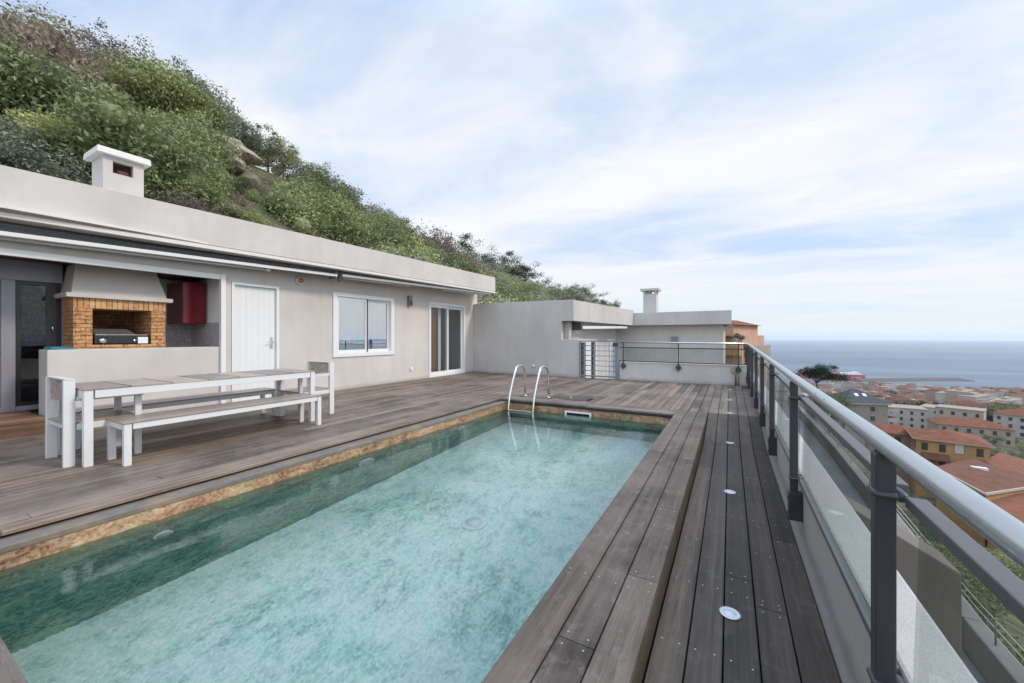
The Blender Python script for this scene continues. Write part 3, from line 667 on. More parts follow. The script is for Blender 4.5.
# ================================================================= right parapet and railing
m = MB(); m.box(XR, -3.5, -4.0, .54, 11.25, .345); tag(m.build('side_parapet', M['parapet'], None, .012), 'low rough grey parapet wall under the glass railing on the sea side', 'parapet wall')
rl = empty('side_railing', (.36, 5, 0), 'long railing with galvanised handrail, dark posts and glass panels beside the walkway', 'railing')
YN, YF = -2.8, 11.0
def rz(y): return interp(y, [.5, 10.9], [.918, 1.035])
def rx(y): return interp(y, [.5, 10.9], [.338, .372])
m = MB(); m.tube([(rx(y), y, rz(y)) for y in (YN, .2, 3, 6, 9, YF)], .0235, 32); m.build('handrail', M['galv'], rl)
posts = [-1.55, -.15, 1.31, 2.93, 4.42, 5.78, 7.17, 8.53, 9.8, 10.93]
for y in posts:
    m = MB(); x = rx(y)-.004; m.box(x-.02, y-.02, .13, x+.02, y+.02, rz(y)-.02); p = m.build('post', M['dark'], rl, .003)
    for z in (.80+(rz(y)-.918), .335):
        m = MB(); m.box(x-.028, y-.029, z-.008, x+.034, y+.029, z+.008); m.tube([(x+.03, y-.03, z), (x+.03, y+.03, z)], .013, 10); m.build('collar', M['dark'], p, .008)
    m = MB(); m.box(x-.028, y-.031, .08, x+.046, y+.031, .25); m.tube([(x-.034, y, .12), (x+.04, y, .12)], .010, 8); m.tube([(x-.034, y, .21), (x+.04, y, .21)], .010, 8); m.build('base_bracket', M['dark'], p, .006)
for a, b in zip(posts[:-1], posts[1:]):
    za, zb_ = .80+(rz(a)-.918), .80+(rz(b)-.918); xa, xb = rx(a)+.040, rx(b)+.040
    p, q = Vector((xa, a+.05, za)), Vector((xb, b-.05, zb_)); p2, q2 = Vector((xa-.013, a+.05, .335)), Vector((xb-.013, b-.05, .335))
    m = MB(); m.bar(p, q, .038, .026); m.bar(p2, q2, .026, .024); m.build('panel_frame', plain('frame_paint', (.105, .10, .105), .42), rl, .003)
    u = Vector((0, .035, 0)); gp = MB(); t = .004
    A, B, C, D_ = p+u-Vector((0, 0, .016)), q-u-Vector((0, 0, .016)), q2-u+Vector((0, 0, .016)), p2+u+Vector((0, 0, .016))
    ex = Vector((t, 0, 0)); gp.add([D_-ex, C-ex, B-ex, A-ex, D_+ex, C+ex, B+ex, A+ex], [(3, 2, 1, 0), (4, 5, 6, 7), (0, 1, 5, 4), (1, 2, 6, 5), (2, 3, 7, 6), (3, 0, 4, 7)])
    gp.build('glass_panel', M['glass'], rl)
for y in (1.95, 2.12, 3.6):
    m = MB(); m.disc((rx(y)-.016, y, rz(y)+.0155), .0035, 0, .003, 8); m.build('rivet', M['dark'], rl)

# back parapet, railing and gate
YB = 11.05
m = MB(); m.box(-2.72, YB, -1.3, XR-.001, YB+.16, .50); tag(m.build('end_parapet', M['wall'], None, .012), 'low pale parapet wall across the end of the deck', 'parapet wall')
br = empty('end_railing', (-1.2, YB, 0), 'railing with pale handrail and dark bars on the end parapet', 'railing')
m = MB(); m.tube([(-2.72, YB-.03, 1.055), (.372, YB-.03, 1.035)], .023, 14); m.build('handrail', M['galv'], br)
for z in (.905, .53): m = MB(); m.bar((-2.72, YB-.03, z), (.35, YB-.03, z-.005), .03, .028); m.build('bar', M['dark'], br)
for x in (-2.61, -1.18, .18):
    m = MB(); m.box(x-.014, YB-.05, .36, x+.014, YB-.018, 1.03); p = m.build('post', M['dark'], br)
    m = MB(); m.add([(x, YB-.055, .30), (x+.075, YB-.055, .395), (x, YB-.055, .49), (x-.075, YB-.055, .395), (x, YB, .30), (x+.075, YB, .395), (x, YB, .49), (x-.075, YB, .395)], [(0, 1, 2, 3), (7, 6, 5, 4), (0, 4, 5, 1), (1, 5, 6, 2), (2, 6, 7, 3), (3, 7, 4, 0)]); m.build('base_plate', M['dark'], p)
for x0, x1 in ((-2.58, -1.21), (-1.15, .15)): m = MB(); m.box(x0, YB-.036, .55, x1, YB-.028, .885); m.build('glass_panel', M['glass'], br)
gt = empty('metal_gate', (-3.35, YB, 0), 'blue grey metal gate of horizontal bars in the gap of the end wall', 'gate')
m = MB(); m.box(-3.92, YB-.03, .0, -3.87, YB+.02, 1.10); m.box(-2.84, YB-.03, 0, -2.79, YB+.02, 1.10); m.box(-3.87, YB-.02, .04, -2.84, YB+.01, .08); m.box(-3.87, YB-.02, 1.06, -2.84, YB+.01, 1.10); m.build('gate_frame', M['gateblue'], gt)
for i in range(6): m = MB(); m.tube([(-3.87, YB-.005, .22+i*.145), (-2.84, YB-.005, .22+i*.145)], .011, 8); m.build('bar', M['gateblue'], gt)
m = MB(); m.box(-2.785, YB-.04, 0, -2.735, YB+.02, 1.12); m.build('post', M['gateblue'], gt); m = MB(); m.box(-2.90, YB-.06, .93, -2.76, YB-.031, 1.03); m.build('lock_box', plain('navy_plastic', (.03, .04, .09), .4), gt)
sp = empty('standpipe', (.1, YB-.03, 0), 'short brass water pipe standing against the end parapet in the corner', 'pipe')
m = MB(); m.tube([(.12, YB-.035, 0), (.12, YB-.035, .48)], .018, 8); m.tube([(.18, YB-.035, 0), (.18, YB-.035, .33)], .012, 8); m.build('pipe', plain('dull_brass', (.28, .22, .12), .5, .4), sp); m = MB(); m.box(.02, YB-.06, .33, .12-.02, YB-.002, .50); m.build('tap_box', plain('beige_box', (.35, .29, .19), .6), sp)
# screen wall
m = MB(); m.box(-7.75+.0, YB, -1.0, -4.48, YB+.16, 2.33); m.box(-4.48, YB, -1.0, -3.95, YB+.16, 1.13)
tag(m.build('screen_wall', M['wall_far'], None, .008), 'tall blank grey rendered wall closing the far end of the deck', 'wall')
so = empty('wall_socket', (-5.42, YB, .28), 'small white socket low on the tall blank grey wall', 'socket')
m = MB(); m.disc((-5.42, YB, .28), .05, -.035, -.001, 16, axis='Y'); m.build('cover', M['pvc'], so); m = MB(); m.disc((-5.42, YB, .28), .025, -.045, -.036, 12, axis='Y'); m.build('cap', M['lens'], so)

# ---- neighbouring house
nh = empty('neighbouring_house', (-6, 15, -1.2), 'lower flat roofed grey house behind the gate with a chimney on top', 'house')
m = MB(); zf_ = -1.25
wall_openings(m, 'Y', -4.6, -4.35, YB+.3, 17.15, zf_, 1.75, [(12.2, 14.2, zf_, 1.12), (15.6, 16.9, zf_, 1.12)])
m.box(-9.5, YB+.30, zf_, -4.6, YB+.45, 1.75); m.box(-4.35, 17.15, zf_, -.22, 17.4, 1.69); m.box(-.47, 17.4, zf_, -.22, 24, 1.69); m.box(-9.5, 23.8, zf_, -.22, 24, 1.69); m.box(-4.6, 17.15, zf_, -4.35, 17.4, 1.69)
m.build('wall', M['wall_far'], nh)
m = MB(); m.prism([(-9.6, YB+.001), (-4.09, YB+.001), (-3.55, 16.78), (.05, 16.78), (.05, 24.3), (-9.6, 24.3)][::1], 1.70, 2.0) if 0 else None
def pwall(mb, pts, z0, z1, w):
    for a, b in zip(pts[:-1], pts[1:]):
        a = Vector((*a, 0)); b = Vector((*b, 0)); dd = (b-a).normalized(); nrm = Vector((-dd.y, dd.x, 0))*w
        mb.hexa([(*a.xy, z0), (*b.xy, z0), (*(b+nrm).xy, z0), (*(a+nrm).xy, z0), (*a.xy, z1), (*b.xy, z1), (*(b+nrm).xy, z1), (*(a+nrm).xy, z1)])
m = MB(); m.box(-4.478, YB+.0, 1.69, -4.10, YB+.16, 2.328)
pwall(m, [(-4.095, YB), (-3.55, 16.78)], 1.69, 2.22+.1, .15); pwall(m, [(-3.69, 16.785), (.05, 16.785)], 1.69, 2.21, .15); pwall(m, [(.05, 16.94), (.05, 24)], 1.69, 2.21, .15)
m.prism([(-9.5, YB+.17), (-4.27, YB+.17), (-3.72, 16.95), (-.12, 16.95), (-.12, 24), (-9.5, 24)], 1.76, 1.9); r2 = m.build('roof', M['wall_far'], nh)
m = MB(); c = (-3.55+.2, 18.0); x0, x1, y0, y1 = -3.42, -2.86, 18.2, 18.75
m.box(x0, y0, 1.9, x1, y1, 3.13); cm = m.build('chimney', M['wall_far'], nh); m = MB(); m.box(x0-.12, y0-.12, 3.28, x1+.12, y1+.12, 3.37); m.build('cap', M['wall_far'], cm)
m = MB()
for (a, b) in ((x0, y0), (x1-.1, y0), (x0, y1-.1), (x1-.1, y1-.1), ): m.box(a, b, 3.13, a+.1, b+.1, 3.28)
m.box(x0+.1, y0+.1, 3.13, x1-.25, y1-.1, 3.28); m.build('cap_support', M['wall_far'], cm)
for (a, b) in ((12.2, 14.2), (15.6, 16.9)):
    m = MB(); frame_rect(m, -4.42, -4.33, a, b, zf_, 1.12, .16, .1); m.box(-4.42, (a+b)/2-.28, zf_+.1, -4.33, (a+b)/2+.28, 1.02); wd = m.build('french_door', M['pvc'], nh)
    m = MB(); m.box(-4.39, a+.16, zf_+.1, -4.37, b-.16, 1.02); m.build('pane', M['doorglass'], wd); m = MB(); m.box(-4.5, a, zf_, -4.48, b, 1.2); m.build('blackout', M['black'], wd)
m = MB(); m.bar((-4.1, 11.7, 1.50), (-3.72, 16.2, 1.60), .09, .09); aw = m.build('awning', M['pvc'], nh); aw['label'] = 'short white rolled awning'
m = MB(); m.box(-4.35, 11.6, 1.42, -4.05, 11.85, 1.66); m.build('end_bracket', M['dark'], aw)
m = MB(); m.box(-2.1, 17.05, .98, -1.85, 17.149, 1.22); m.build('wall_lamp', M['midgrey'], nh)
m = MB(); m.box(-4.34, YB+.161, -1.35, XR, 17.14, zf_); tag(m.build('neighbour_terrace', M['conc']), kind='structure')

# ---- lower terrace on the sea side
TE = [(2.90, -4), (2.92, 7.5), (3.0, 9), (3.15, 12), (3.3, 17), (3.4, 30)]
m = MB(); m.prism([(.541, -4)]+TE+[(.541, 30)], -3.25, -3.0); tag(m.build('lower_terrace', M['conc2']), kind='structure')
m = MB(); pwall(m, TE, -2.999, -2.55, .2); cw = m.build('terrace_kerb_wall', M['conc2'], None, .02); tag(cw, 'low concrete kerb wall edging the lower terrace seen through the glass', 'kerb wall')
wf = empty('wire_fence', (2.84, 4, -2.55), 'low fence of thin steel wires on the kerb of the lower terrace', 'fence')
for i in range(3): m = MB(); m.tube([(x-.1, y, -2.45+i*.1) for x, y in TE], .006, 6); m.build('wire', M['steel'], wf)
for y in np.arange(-3, 29, 2.): m = MB(); x = interp(y, [q[1] for q in TE], [q[0] for q in TE])-.1; m.tube([(x, y, -2.55), (x, y, -2.22)], .009, 6); m.build('post', M['midgrey'], wf)
m = MB(); m.hexa([(.541, 4.0, -2.999), (1.45, 4.0, -2.999), (1.45, 4.35, -2.999), (.541, 4.35, -2.999), (.541, 4.0, .02), (1.45, 4.0, -.5), (1.45, 4.35, -.5), (.541, 4.35, .02)]); tag(m.build('terrace_divider_wall', M['brownwall'], None, .01), 'brown rendered dividing wall of the lower terrace seen through the nearest glass panel', 'wall')
# support block of our own building
m = MB(); m.box(-11.3, -4.2, -16, XR, 11.2, -1.45); m.prism([(XR, -4.2), (2.7, -4.2), (2.75, 9), (2.95, 14), (3.1, 29.5), (XR, 29.5)], -18, -3.26); tag(m.build('building_base', M['conc']), kind='structure')


# ================================================================= TERRAIN
YT = [-400, -200, 0, 20, 50, 80, 110, 210, 430, 560, 840, 1180, 1262, 1300, 1500]
ZT = [-12, -12, -14, -16, -20, -29, -31, -37, -62, -77, -100, -116, -119.4, -122, -124]
CY = [-80, 0, 11, 28, 44, 57, 84, 96, 105, 154, 220, 400, 600]
CZ = [25.0, 23.4, 22.0, 18.2, 13.9, 12.6, 12.0, 10.8, 10.0, 11.0, 2, -35, -80]
def vnoise(x, y, seed=0):
    def h(i, j): 
        n = math.sin(i*127.1+j*311.7+seed*74.7)*43758.5453; return n-math.floor(n)
    i, j = math.floor(x), math.floor(y); fx_, fy_ = x-i, y-j
    u, v = fx_*fx_*(3-2*fx_), fy_*fy_*(3-2*fy_)
    return (h(i, j)*(1-u)+h(i+1, j)*u)*(1-v)+(h(i, j+1)*(1-u)+h(i+1, j+1)*u)*v
def ground(X, Y):
    zr = interp(Y, YT, ZT)
    if X > 120: zr -= (X-120)*.035*(1 if Y < 1000 else .02)
    if X > 640: zr -= (X-640)*.08
    ft = interp(Y, [-80, 20, 60, 120, 250], [-.2, -.2, -2, -8, min(-20, zr)])
    if X <= -11.6:
        d_ = -11.6-X; cz = interp(Y, CY, CZ)
        if d_ < 34:
            s = d_/34; z = ft+(cz-ft)*(s**.80)
        else: z = cz-(d_-34)*.22+ (0)
        z += (vnoise(X*.16, Y*.16)-.5)*2.2*min(1, d_/8)+(vnoise(X*.5, Y*.5, 3)-.5)*.7*min(1, d_/6)
        return max(z, -125)
    if X < 3:
        if Y < 26: return -15.5 if X > -11.3 else ft
        k = (X+11.6)/14.6; k = k*k*(3-2*k); return ft+(zr-ft)*k
    if Y < 60: zr = zr+max(0, 8-(X-3)*.45)*(1 if Y < 30 else (60-Y)/30)
    z = zr+(vnoise(X*.02, Y*.02)-.5)*6*min(1, Y/200 if Y > 0 else .2)*(1 if Y < 1150 else 0)
    return max(z, -125)
def axis_grid(pts):
    out_ = []
    for a, b, st_ in pts: out_ += list(np.arange(a, b, st_))
    return out_+[pts[-1][1]]
gx = axis_grid([(-420, -80, 20), (-80, -11, 1.6), (-11, 60, 3), (60, 200, 10), (200, 900, 35)])
gy = axis_grid([(-200, -20, 12), (-20, 110, 1.8), (110, 300, 6), (300, 1500, 24)])
vs = [(x, y, ground(x, y)) for y in gy for x in gx]; nx = len(gx)
fs = [(j*nx+i, j*nx+i+1, (j+1)*nx+i+1, (j+1)*nx+i) for j in range(len(gy)-1) for i in range(nx-1)]
m = MB(); m.add(vs, fs, 0, True)
def terr(t):
    v = t.coord('Object'); n = t.noise(v, .35, 8, .7); n2 = t.noise(v, .05, 5); n3 = t.noise(v, 2.5, 6, .7)
    a = t.ramp(n, [(.35, (.05, .055, .03)), (.5, (.11, .105, .06)), (.62, (.22, .18, .12)), (.8, (.38, .31, .23))])
    a = t.mix(t.ramp(n3, [(.4, 0), (.7, .6)]), a, (.08, .085, .045))
    town = t.ramp(t.noise(v, .03, 4, .7), [(.35, (.05, .06, .035)), (.5, (.14, .13, .10)), (.65, (.24, .21, .18))])
    sp = t.n('ShaderNodeSeparateXYZ'); t.link(v, sp.inputs[0])
    mr = t.n('ShaderNodeMapRange', clamp=True); mr.inputs[1].default_value = 180; mr.inputs[2].default_value = 330; t.link(sp.outputs[1], mr.inputs[0])
    mz = t.n('ShaderNodeMapRange', clamp=True); mz.inputs[1].default_value = -45; mz.inputs[2].default_value = -58; t.link(sp.outputs[2], mz.inputs[0])
    a = t.mix(t.math('MULTIPLY', mr.outputs[0], mz.outputs[0]), a, town)
    t.out(t.pbr(a, .95, t.bump(n3, .6, .15), spec=.1))
tag(m.build('hillside_terrain', mat('terrain_soil', terr)), kind='structure')
# sea
ZS = -121.0
def seam(t):
    v = t.coord('Object'); n = t.noise(v, .012, 6, .65); n2 = t.noise(t.coord('Object', (.25, 1, 1), rot=(0, 0, .6)), .004, 5, .6)
    a = t.mix(t.ramp(n2, [(.35, 0), (.65, 1)]), (.075, .112, .138), (.15, .195, .22))
    t.out(t.pbr(a, .62, t.bump(n, .35, 3.), spec=.26))
m = MB(); Rr = 20500
ring = [(Rr*cos(2*pi*k/96), Rr*sin(2*pi*k/96), ZS) for k in range(96)]
m.add(ring, [tuple(range(96))]); tag(m.build('sea', mat('sea_surface', seam)), kind='structure')

# ================================================================= VEGETATION
def leafmesh(name, seed, clumps, leaves, size, spread, m_, dims, stems=True, flat_=1.0, shell=.55, upright=0.0):
    r = np.random.default_rng(seed); ax, ay, az = dims
    cs = r.normal(size=(clumps, 3)); cs /= np.linalg.norm(cs, axis=1)[:, None]; rad = (shell+(1-shell)*r.random(clumps))[:, None]
    cs = cs*rad; cs[:, 2] = np.abs(cs[:, 2])*.9+.08*r.random(clumps)
    cs *= np.array([ax, ay, az])*(.8+.35*r.random((clumps, 1)))
    pc = np.repeat(cs, leaves, axis=0)+r.normal(size=(clumps*leaves, 3))*spread*np.array([1, 1, .8])*np.repeat(.6+.8*r.random((clumps, 1)), leaves, axis=0)
    pc[:, 2] = np.maximum(pc[:, 2], .02)
    n = len(pc); nr = r.normal(size=(n, 3)); nr[:, 2] += .6; nr /= np.linalg.norm(nr, axis=1)[:, None]
    ta = np.cross(nr, r.normal(size=(n, 3))); ta /= np.linalg.norm(ta, axis=1)[:, None]; tb_ = np.cross(nr, ta)
    sz = (size*(.5+r.random((n, 1))))
    w_ = .42
    v = np.stack([pc-ta*sz, pc-tb_*sz*w_, pc+ta*sz, pc+tb_*sz*w_], axis=1).reshape(-1, 3)
    me = bpy.data.meshes.new(name); me.vertices.add(len(v)); me.vertices.foreach_set('co', v.ravel())
    me.loops.add(4*n); me.loops.foreach_set('vertex_index', np.arange(4*n)); me.polygons.add(n)
    me.polygons.foreach_set('loop_start', np.arange(n)*4); me.polygons.foreach_set('loop_total', np.full(n, 4)); me.update(); me.validate()
    me.materials.append(m_); return me
def crown_lumpy(name, seed, m_, leaves, size):
    r = np.random.default_rng(seed); nl_ = 9
    lob = [(np.array([0, 0, .45]), .55)]+[(np.array([cos(a)*q, sin(a)*q, z]), rr) for a, q, z, rr in zip(r.random(nl_)*6.28, .35+.35*r.random(nl_), .2+.55*r.random(nl_), .24+.2*r.random(nl_))]
    P = []; Nn = []
    tot = sum(q[1]**2 for q in lob)
    for c, rr in lob:
        k = int(leaves*rr*rr/tot); dv = r.normal(size=(k, 3)); dv /= np.linalg.norm(dv, axis=1)[:, None]
        nz = 1+.16*np.sin(dv[:, :1]*9+c[0]*20)*np.sin(dv[:, 1:2]*8+c[1]*17)*np.sin(dv[:, 2:]*9+3)+.12*r.normal(size=(k, 1))
        P.append(c+dv*rr*nz*(.62+.38*r.random((k, 1))**.5)*1.12); Nn.append(dv)
    P = np.concatenate(P); Nn = np.concatenate(Nn); n = len(P); P[:, 2] = np.maximum(P[:, 2], .0)
    nr = Nn+r.normal(size=(n, 3))*.75; nr /= np.linalg.norm(nr, axis=1)[:, None]
    ta = np.cross(nr, r.normal(size=(n, 3))); ta /= np.linalg.norm(ta, axis=1)[:, None]; tb_ = np.cross(nr, ta); sz = size*(.5+r.random((n, 1)))
    v = np.stack([P-ta*sz, P-tb_*sz*.42, P+ta*sz, P+tb_*sz*.42], axis=1).reshape(-1, 3).tolist(); f = [(4*i, 4*i+1, 4*i+2, 4*i+3) for i in range(n)]
    bm = bmesh.new(); bmesh.ops.create_icosphere(bm, subdivisions=2, radius=1); cv = [tuple(q.co) for q in bm.verts]; cf = [tuple(w.index for w in q.verts) for q in bm.faces]; bm.free()
    for c, rr in lob:
        b = len(v); v += [tuple(c+np.array(q)*rr*.50) for q in cv]; f += [tuple(b+i for i in q) for q in cf]
    me = bpy.data.meshes.new(name); me.from_pydata(v, [], f); me.materials.append(m_); return me
def stems_mesh(name, seed, h, n, r0):
    r = random.Random(seed); m = MB()
    for i in range(n):
        a = r.uniform(0, 2*pi); q = r.uniform(.3, .8)
        m.tube([(0, 0, -.3), (cos(a)*q*.3*h, sin(a)*q*.3*h, h*.4), (cos(a)*q*.7*h, sin(a)*q*.7*h, h*.85)], [r0, r0*.7, r0*.25], 5)
    me = bpy.data.meshes.new(name); me.from_pydata(m.v, [], m.f); me.materials.append(M['bark']); return me
kinds = [('green', 'leaf_green', 'mid green rounded shrub'), ('yellow', 'leaf_yellow', 'pale yellow green feathery shrub'), ('olive', 'leaf_olive', 'grey olive dense shrub'), ('dark', 'leaf_dark', 'dark green dense bush'), ('dry', 'leaf_dry', 'brownish half dry twiggy shrub')]
SH = {}
for ki, (k, mt_, _) in enumerate(kinds):
    SH[k] = []
    for v_ in range(4):
        nl = 95 if k != 'dry' else 50
        crown = leafmesh('crown', 100+ki*10+v_, 80, nl, .034, .115, M[mt_], (1, 1, 1.0)) if k == 'dry' else crown_lumpy('crown', 100+ki*10+v_, M[mt_], 12000, .030)
        SH[k].append((crown, stems_mesh('stems', ki*10+v_, .9, 7, .035)))
def place_plant(name, x, y, z, sx, sz, cr, st_, label, cat, group=None, rot=None, tilt=0):
    e = bpy.data.objects.new(name, None); col.objects.link(e); e.location = (x, y, z); e.rotation_euler = (random.uniform(-tilt, tilt), random.uniform(-tilt, tilt), random.uniform(0, 6.28) if rot is None else rot)
    e.scale = (sx, sx*random.uniform(.85, 1.15), sz); tag(e, label, cat, group)
    a = bpy.data.objects.new('foliage', cr); col.objects.link(a); a.parent = e
    b = bpy.data.objects.new('stem', st_); col.objects.link(b); b.parent = e
    return e
def proj(X, Y, Z):
    xc = X*c_+Y*s_; dd = -X*s_+Y*c_
    if dd < .5: return None
    return 512+F*xc/dd, Y0-F*(Z-H)/dd, dd
# shrubs on the hillside (the ones that show)
placed = []; tries = 0
zone = lambda px: 'above the left end of the grey roof' if px < 170 else ('on the slope right of the roof chimney' if px < 330 else ('on the slope above the middle of the roof' if px < 470 else 'on the far slope beyond the grey roof'))
while len(placed) < 225 and tries < 30000:
    tries += 1
    t_ = random.random()**1.9; Y = -6+t_*170; dX = random.uniform(.5, 36); X = -12.2-dX
    z = ground(X, Y); pr = proj(X, Y, z+1)
    if not pr or pr[0] < -60 or pr[0] > 640 or pr[1] < -60: continue
    # hidden by the roof
    D = pr[2]; size = random.uniform(1.2, 3.0)*(1+.006*D)
    if D > 60: size *= 1.2
    if any((X-a)**2+(Y-b)**2 < (.34*(size+c2))**2 for a, b, c2 in placed): continue
    # rocky clearing
    tp = proj(X, Y, z+size)
    if 205 < pr[0] < 305 and tp[1] < 184 and pr[1] > 140 and pr[2] < 48: continue
    placed.append((X, Y, size))
    lowp = dX < 13; r_ = random.random()
    if lowp: k = 'yellow' if r_ < .36 else ('green' if r_ < .58 else ('olive' if r_ < .78 else ('dark' if r_ < .90 else 'dry')))
    else: k = 'olive' if r_ < .26 else ('green' if r_ < .40 else ('dark' if r_ < .60 else ('dry' if r_ < .92 else 'yellow')))
    if D > 45 and k == 'dry': k = 'olive'
    ci, si = SH[k][random.randrange(4 if k != 'x' else 3)]; lab = [q[2] for q in kinds if q[0] == k][0]
    place_plant('shrub', X, Y, z-.15*size, size, size*random.uniform(.75, 1.05), ci, si, lab+' '+zone(pr[0]), 'shrub', 'shrubs on the hillside', tilt=.25)
for i, (y, lab) in enumerate(((.6, 'left'), (1.7, 'middle'), (2.8, 'right'))): ci, si = SH['yellow'][i]; place_plant('shrub', -12.6, y, .3, 1.3, 1.9, ci, si, 'pale green bush seen through the glass terrace door, '+lab+' one', 'shrub', 'shrubs behind the house')
# low shrubs around the rocky outcrop
ex = []; tries = 0
while len(ex) < 48 and tries < 6000:
    tries += 1
    px = random.uniform(150, 322); py = random.uniform(138, 228); D = 13; hit = None
    while D < 60:
        p = W(px, py, D)
        if p.x < -11.9 and p.z < ground(p.x, p.y): hit = p; break
        D += .3
    if hit is None: continue
    inrock = 222 < px < 290 and 146 < py < 186
    if inrock and random.random() < .8: continue
    size = random.uniform(.45, .8) if 205 < px < 305 else random.uniform(.9, 1.5)
    if any((hit.x-a)**2+(hit.y-b)**2 < (.3*(size+c2))**2 for a, b, c2 in ex+placed): continue
    ex.append((hit.x, hit.y, size)); k = random.choice(['yellow', 'green', 'olive', 'dark', 'dry', 'green', 'yellow']); ci, si = SH[k][random.randrange(4)]
    place_plant('shrub', hit.x, hit.y, hit.z-.1, size, size*.9, ci, si, 'low '+[q[2] for q in kinds if q[0] == k][0]+' beside the rocky outcrop', 'shrub', 'low shrubs around the outcrop', tilt=.25)
print('SHRUBS', len(placed), len(ex))
# undergrowth between them
def scatter_leaves(name, fn_pts, n, size, m_, seed):
    r = np.random.default_rng(seed); P = np.array(fn_pts); n = len(P)
    nr = r.normal(size=(n, 3)); nr /= np.linalg.norm(nr, axis=1)[:, None]; ta = np.cross(nr, r.normal(size=(n, 3))); ta /= np.linalg.norm(ta, axis=1)[:, None]; tb_ = np.cross(nr, ta)
    sz = size*(.5+r.random((n, 1))); v = np.stack([P-ta*sz, P-tb_*sz*.45, P+ta*sz, P+tb_*sz*.45], axis=1).reshape(-1, 3)
    me = bpy.data.meshes.new(name); me.vertices.add(4*n); me.vertices.foreach_set('co', v.ravel()); me.loops.add(4*n); me.loops.foreach_set('vertex_index', np.arange(4*n)); me.polygons.add(n)
    me.polygons.foreach_set('loop_start', np.arange(n)*4); me.polygons.foreach_set('loop_total', np.full(n, 4)); me.update(); me.materials.append(m_)
    o = bpy.data.objects.new(name, me); col.objects.link(o); tag(o, kind='stuff'); return o
for mt_, sd in (('leaf_green', 1), ('leaf_dark', 2), ('leaf_yellow', 3), ('leaf_dry', 4)):
    pts = []
    for i in range(1400):
        Y = -8+random.random()**1.6*130; X = -12-random.uniform(0, 38); zc = ground(X, Y); s = random.uniform(.3, .8)
        for j in range(60): pts.append((X+random.gauss(0, s), Y+random.gauss(0, s), zc+abs(random.gauss(0, .5*s))))
    o = scatter_leaves('undergrowth', pts, 0, .036, M[mt_], sd); o['label'] = 'mixed low undergrowth covering the hillside between shrubs'; o['category'] = 'undergrowth'
# slope vegetation on the sea side
cnt = 0; sp_ = []
while cnt < 40:
    Y = 8+random.random()*64; X = 4+random.random()*34; z = ground(X, Y); pr = proj(X, Y, z)
    if not pr or pr[0] > 1090: continue
    s = random.uniform(1.8, 3.2)
    if any((X-a)**2+(Y-b)**2 < (.5*(s+c2))**2 for a, b, c2 in sp_): 
        cnt += .02; continue
    sp_.append((X, Y, s)); k = random.choice(['green', 'olive', 'dark', 'yellow', 'dark']); ci, si = SH[k][random.randrange(4 if k != 'x' else 3)]
    place_plant('shrub', X, Y, z-.3, s, s*.7, ci, si, [q[2] for q in kinds if q[0] == k][0]+' on the steep slope below the glass railing', 'shrub', 'shrubs below the railing'); cnt += 1
# trees along the crest
def tree_limbs(seed, h, spread, r0, n=5):
    r = random.Random(seed); m = MB(); lean = r.uniform(-.15, .15); tips = []
    m.tube([(0, 0, -.5), (lean*h*.3, 0, h*.25), (lean*h*.7, lean*h*.2, h*.55)], [r0, r0*.75, r0*.55], 8)
    for i in range(n):
        a = 2*pi*i/n+r.uniform(-.4, .4); q = spread*r.uniform(.5, .95); zz = h*r.uniform(.68, .92); b0 = Vector((lean*h*.7, lean*h*.2, h*.5))
        mid = b0.lerp(Vector((cos(a)*q, sin(a)*q, zz)), .5)+Vector((0, 0, .08*h)); tip = Vector((cos(a)*q, sin(a)*q, zz)); m.tube([b0, mid, tip], [r0*.5, r0*.3, r0*.12], 6); tips.append(tip)
    me = bpy.data.meshes.new('trunk'); me.from_pydata(m.v, [], m.f); me.materials.append(M['bark']); return me, tips
def crown_from(tips, seed, m_, h, spread, nleaf=5200, lsz=.10, flat_=.35):
    r = np.random.default_rng(seed); P = []
    cl = []
    for tp in tips:
        for k in range(9): cl.append(np.array(tp)+r.normal(size=3)*np.array([.30*spread, .30*spread, flat_*.36*h]))
    for c in cl:
        s = r.uniform(.10, .22)*spread
        k = int(nleaf/len(cl)); P.append(c+r.normal(size=(k, 3))*s*np.array([1, 1, .6]))
    P = np.concatenate(P); n = len(P)
    nr = r.normal(size=(n, 3)); nr[:, 2] += .8; nr /= np.linalg.norm(nr, axis=1)[:, None]; ta = np.cross(nr, r.normal(size=(n, 3))); ta /= np.linalg.norm(ta, axis=1)[:, None]; tb_ = np.cross(nr, ta)
    sz = lsz*(.5+r.random((n, 1))); v = np.stack([P-ta*sz, P-tb_*sz*.45, P+ta*sz, P+tb_*sz*.45], axis=1).reshape(-1, 3)
    me = bpy.data.meshes.new('crown'); me.vertices.add(4*n); me.vertices.foreach_set('co', v.ravel()); me.loops.add(4*n); me.loops.foreach_set('vertex_index', np.arange(4*n)); me.polygons.add(n)
    me.polygons.foreach_set('loop_start', np.arange(n)*4); me.polygons.foreach_set('loop_total', np.full(n, 4)); me.update(); me.materials.append(m_); return me
TR = []
for i, (mt_, h, sp, fl) in enumerate([('leaf_dark', 4, 1.9, .5), ('leaf_olive', 3.6, 1.7, .6), ('leaf_pine', 5, 2.5, .3), ('leaf_dry', 3.4, 1.5, .9), ('leaf_dark', 3.2, 2.0, .6)]):
    tm, tips = tree_limbs(40+i, h, sp, .13); TR.append((tm, crown_from(tips, 60+i, M[mt_], h, sp, 5200 if mt_ != 'leaf_dry' else 1500, .085, fl), h))
